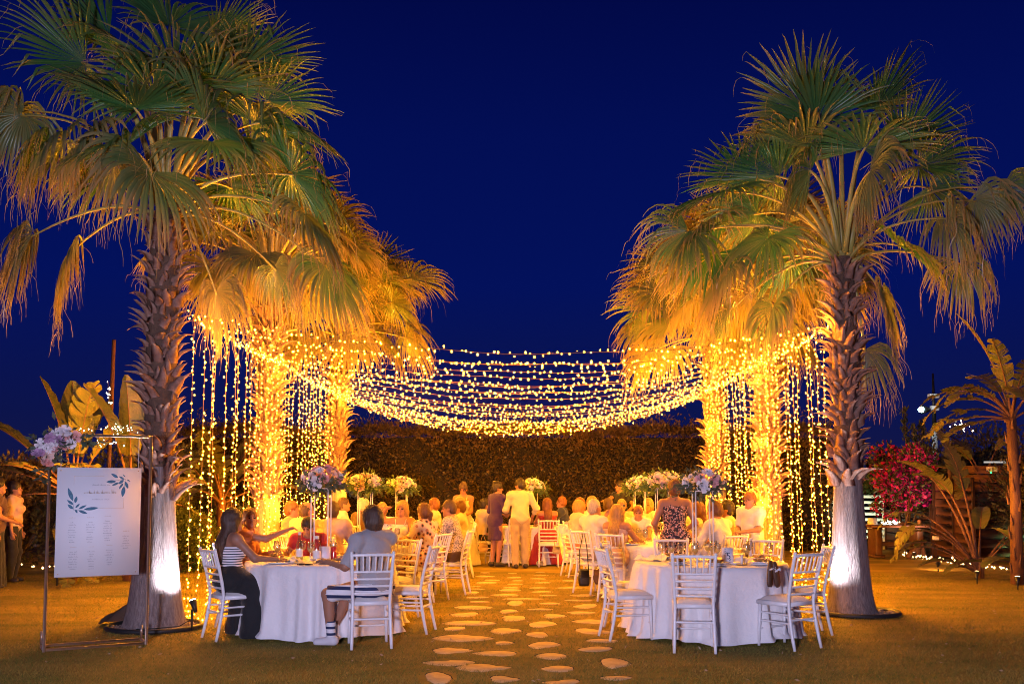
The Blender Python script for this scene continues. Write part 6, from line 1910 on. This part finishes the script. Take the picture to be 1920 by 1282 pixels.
# ---- dark wooden fence, right
m_plank = mat('fence_plank', (.15, .050, .024), .6, (.08, .028, .014), 6, .5, 30, stretch=(.3, 4, 4))
m_post = mat('fence_post', (.10, .038, .020), .6, (.06, .024, .014), 8)
def plank_fence(label, a, b, z0, z1, pl_h, gap, posts, seed):
    r = np.random.default_rng(seed)
    a, b = np.array(a, float), np.array(b, float); L = np.linalg.norm(b - a)
    t = thing('plank_fence', label, 'fence', (*a, 0), math.atan2(b[1] - a[1], b[0] - a[0]), 'dark plank fence panels')
    z = z0; base = None
    nsp = posts - 1
    while z + pl_h <= z1 + .01:
        for k in range(nsp):
            mb = MB(); mb.box((0, 0, 0), (L / nsp - .012, .022, pl_h), None, 0, .004)
            obj('plank', mb.mesh('plank', m_plank, False), t, (L / nsp * (k + .5), r.normal(0, .004), z + pl_h / 2), (r.normal(0, .02), 0, 0))
        z += pl_h + gap
    for k in range(posts):
        mb = MB(); mb.box((0, -.035, (z1 + .05) / 2), (.07, .045, z1 + .05), None, 0, .006); obj('post', mb.mesh('post', m_post, False), t, (L / nsp * k, 0, 0))
fa, fb = G(1757, 1046), G(1823, 1056)
plank_fence('tall dark plank fence panel behind the leaning banana plant', (fa.x, fa.y), (fb.x, fb.y - .2), .06, 1.72, .165, .014, 3, 1)
fc = G(1692, 1034)
plank_fence('lower dark plank fence panel curving off behind the dark table', (fc.x, fc.y + 1.0), (fa.x - .05, fa.y + .05), .06, 1.15, .165, .03, 2, 2)
plank_fence('dark plank wall behind the tallest banana plant', (fb.x + .15, fb.y + 1.3), (fb.x + 3.2, fb.y + .9), .06, 2.05, .18, .02, 3, 3)
# leaning pole, light strip and control box
mb = MB(); a = P(1705, 935, 21.6); b = P(1693, 1000, 21.6); mb.tube([(0, 0, 0), tuple((a - b) * .5 + Vector((.03, 0, 0))), tuple(a - b)], .022, 6)
tag(obj('leaning_pole', mb.mesh('leaning_pole', m_post), None, tuple(b)), 'thin dark pole leaning against the low fence panel', 'pole')
q = P(1868, 866, 21.2); mb = MB(); mb.box((0, 0, 0), (.52, .03, .035))
tag(obj('light_strip', mb.mesh('light_strip', emat('strip_white', (1, .93, .86), .55), False), None, tuple(q)), 'dim white light strip on the plank wall behind the banana plants', 'light strip')
q = P(1860, 879, 21.2); t = thing('control_box', 'small grey box with a green light on the plank wall', 'box', tuple(q))
mb = MB(); mb.box((0, 0, 0), (.20, .10, .11), None, 0, .01); obj('housing', mb.mesh('housing', mat('box_grey', (.35, .33, .32), .5), False), t)
mb = MB(); mb.ell((-.05, -.055, -.075), (.020, .015, .020)); obj('indicator', mb.mesh('indicator', emat('led_green', (.02, 1, .12), 6)), t)
# ---- white slatted fence far right, lit greenish
t = thing('slat_fence', 'white slatted fence lit greenish between the right palm and the bougainvillea', 'fence', (8.15, 25.4, 0))
for k in range(8):
    mb = MB(); mb.box((.55, 0, .32 + k * .145), (1.5, .025, .075), None, 0, .004); obj('slat', mb.mesh('slat', mat('slat_white', (.62, .64, .60), .6), False), t)
for xx in (-.2, .55, 1.3):
    mb = MB(); mb.box((xx, .045, .72), (.06, .06, 1.44)); obj('post', mb.mesh('post', mat('slat_white', (.62, .64, .60), .6), False), t)
# ---- dark rustic table with things on it
q = G(1680, 1044)
tt = thing('rustic_table', 'dark heavy wooden table before the bougainvillea', 'table', (q.x, q.y, 0), .08)
mb = MB(); mb.box((0, 0, .70), (1.35, .55, .06), None, 0, .01); obj('tabletop', mb.mesh('tabletop', m_plank, False), tt)
for s in (-1, 1):
    mb = MB(); mb.box((s * .48, 0, .335), (.16, .42, .66), None, 0, .02); mb.box((s * .48, 0, .035), (.24, .5, .065), None, 0, .01); obj('trestle', mb.mesh('trestle', m_post, False), tt)
mb = MB(); mb.box((0, 0, .30), (.80, .05, .10), None, 0, .008); obj('stretcher', mb.mesh('stretcher', m_post, False), tt)
mb = MB(); mb.tube([(-.1, -.3, .02), (.0, -.28, .14), (.22, -.32, .30), (.25, -.32, .02)], .06, 7)
tag(obj('log', mb.mesh('log', m_post), None, (q.x + .15, q.y - .25, 0)), 'crooked dark log lying before the rustic table', 'log')
p = P(1636, 990, q.y); t = thing('folded_sign', 'small folded orange lit card standing on the rustic table', 'card', tuple(p), .1)
for s in (-1, 1):
    mb = MB(); mb.box((0, s * .035, .115), (.20, .004, .24), Matrix.Rotation(s * .28, 4, 'X')); obj('panel', mb.mesh('panel', m_card, False), t)
p = P(1668, 990, q.y)
pts = np.random.default_rng(6).normal(0, 1, (26, 3)) * np.array([.12, .05, .05]) + np.array([p.x, p.y, p.z + .10])
light_string('tangle of small white lights on the rustic table', 'small white fairy lights in the beds', pts, .10, .016, rg, name='fairy_lights', cat='fairy lights', mbulb=emat('fairy_white', (1, .95, .72), 14.0), wire=.002)
p = P(1690, 988, q.y); bag('dark soft bag lying on the rustic table', p.x, p.y, p.z, (.26, .2, .12), m_leab, 10, None, puff=.5)
p = P(1724, 990, q.y); mb = MB(); mb.lathe([(.04, 0), (.045, .02), (.03, .10), (.05, .16), (.02, .20)], n=12)
tag(obj('lantern', mb.mesh('lantern', mat('lantern_clay', (.45, .22, .12), .6)), None, (p.x, p.y, p.z)), 'small clay figure standing on the end of the rustic table', 'figurine')
p = P(1755, 1008, fa.y - .12); mb = MB(); mb.box((0, 0, 0), (.15, .05, .09), None, 0, .008)
tag(obj('socket_box', mb.mesh('socket_box', mat('box_pale', (.62, .56, .52), .5), False), None, tuple(p)), 'pale socket box fixed low on the fence post', 'socket')
# ---- lamp post
lp = P(1755, 900, 30.0)
t = thing('lamp_post', 'tall thin lamp post with a glaring white floodlight, at right', 'lamp post', (lp.x, lp.y, 0))
zl = P(1755, 768, 30).z; ztop = P(1757, 700, 30).z
mb = MB(); mb.tube([(0, 0, 0), (0, 0, zl - .6)], .09, 8); obj('pole', mb.mesh('pole', mat('pole_white', (.60, .62, .66), .5)), t)
mb = MB(); mb.tube([(0, 0, zl - .6), (0, 0, ztop)], [.07, .03], 8); obj('mast', mb.mesh('mast', m_black), t)
mb = MB(); mb.box((0, 0, zl + .42), (.30, .2, .14), None, 0, .02); mb.box((.02, 0, zl + .05), (.22, .2, .16), None, 0, .02); obj('junction_box', mb.mesh('junction_box', mat('pole_white', (.60, .62, .66), .5), False), t)
mb = MB(); mb.tube([(-.15, 0, zl), (-.38, -.05, zl)], [.06, .14], 10); obj('lamp_head', mb.mesh('lamp_head', m_black), t)
mb = MB(); mb.ell((-.42, -.08, zl), (.085, .10, .085), None, 12, 8); obj('lens', mb.mesh('lens', emat('flood_white', (.55, .95, 1.0), 45)), t)
lamp('flood_light', 'POINT', (lp.x - .6, lp.y - .5, zl), 14, (.62, .95, 1.0), .15)
# ---- thin brown pole at far left
q = P(207, 705, 19.5); mb = MB(); mb.tube([(0, 0, 0), (.02, 0, 2.0), (.05, 0, P(210, 637, 19.5).z)], [.05, .045, .04], 8)
tag(obj('brown_pole', mb.mesh('brown_pole', m_stem), None, (q.x, q.y, 0)), 'bare brown pole rising behind the amber plants at left', 'pole')
# ---- fairy lights in the left bed
def fairy(label, px, py, Y, sd, n, seed, col=(1, .95, .72)):
    r = np.random.default_rng(seed)
    c = np.array(P(px, py, Y)); pts = c + r.normal(0, 1, (n, 3)) * np.array(sd)
    light_string(label, 'small white fairy lights in the beds', pts, .13, .011, r, name='fairy_lights', cat='fairy lights', mbulb=emat('fairy_white', col, 14.0), wire=.002)
fairy('white fairy lights scattered behind the copper stand top', 232, 805, 16.4, (.26, .1, .10), 12, 1)
fairy('white fairy lights trailing down the amber plant, upright', 205, 750, 16.6, (.03, .05, .30), 7, 2)
fairy('white fairy lights below the copper stand top bar', 190, 828, 16.4, (.12, .1, .06), 8, 3)
fairy('white fairy lights right of the seating board edge', 262, 980, 15.9, (.06, .1, .35), 8, 4)
fairy('white fairy lights in the plant under the lamp post', 1805, 795, 20.5, (.16, .1, .12), 14, 5)
# ---- lights hidden in the beds
ground_spot('amber spotlight in the left bed under the tall plant', -7.2, 15.9, (-7.5, 17.2, 3.0), 1300, (1.0, .36, .02), 62, .25, (1, .7, .3), 10, .8)
ground_spot('amber spotlight in the left bed by the near palm', -6.0, 15.9, (-6.4, 16.8, 2.9), 1100, (1.0, .36, .02), 80, .25, (1, .7, .3), 10, .8)
ground_spot('pale green spotlight low in the left bed behind the curtain', -5.6, 18.7, (-6.1, 19.5, .6), 40, (.80, 1.0, .50), 90, .15, (.9, 1, .7), 10, .8)
ground_spot('amber spotlight at the foot of the leaning banana plant', 7.5, 16.2, (8.1, 17.2, 2.2), 130, (1.0, .40, .06), 85, .2, (1, .7, .3), 10, .8)
ground_spot('amber spotlight at the foot of the tallest banana plant', 7.7, 15.3, (8.15, 16.2, 3.4), 70, (1.0, .34, .06), 75, .2, (1, .7, .3), 10, .8)
q = G(1903, 1048)
ground_spot('green spotlight glowing in the lower right bed', q.x, q.y - .6, (q.x + .1, q.y + .4, .35), 45, (.15, 1.0, .45), 110, .12, (.3, 1, .6), 10, .8)
ground_spot('pale green spotlight behind the right palm lighting the white slatted fence', 8.5, 24.4, (8.7, 25.4, .9), 130, (.70, 1.0, .72), 100, .15, (.8, 1, .8), 10, .8)
ground_spot('added amber spotlight bringing out the dark plank fence', 7.9, 18.6, (8.9, 20.6, .8), 260, (1.0, .42, .12), 110, .15, (1, .7, .3), 8, .8)  # spotlight added to brighten the fence planks
ground_spot('warm spotlight in the bed before the bougainvillea', 8.7, 21.7, (9.05, 23.0, 2.0), 130, (1.0, .62, .40), 80, .15, (1, .8, .6), 10, .8)
# ---- distant dark tree belt beyond the garden
t = thing('tree_belt', 'dark unlit belt of trees beyond the garden along the horizon', 'tree belt', (0, 60, 0))
r = np.random.default_rng(99)
n = 9000
x = r.uniform(-48, 48, n); hgt = 2.6 + .8 * np.sin(x * .3) + .5 * np.sin(x * 1.1 + 1); z = r.uniform(0, 1, n) * hgt
V, Q = leaf_cloud(np.stack([x, r.normal(0, .8, n), z], 1), np.tile([0, 0, 1.0], (n, 1)), .8, r, .6, .8)
tag(obj('foliage', mk_mesh('foliage', V, Q, None, [mat('far_leaf', (.02, .025, .012), .8)], False), t), kind='stuff')

# ---- a few fallen leaves on the lawn
r = np.random.default_rng(123)
k = 260
yy = r.uniform(7.8, 16, k); xx = r.uniform(-1, 1, k) * .5 * yy
V, Q = leaf_cloud(np.stack([xx, yy, r.uniform(.006, .02, k)], 1), np.concatenate([r.normal(0, 1, (k, 2)), r.normal(.1, .2, (k, 1))], 1), .035, r, .4, .1)
tag(obj('fallen_leaves', mk_mesh('fallen_leaves', V, Q, None, [mat('dead_leaf', (.30, .18, .08), .8, (.45, .36, .24), 3)], False)), kind='stuff')
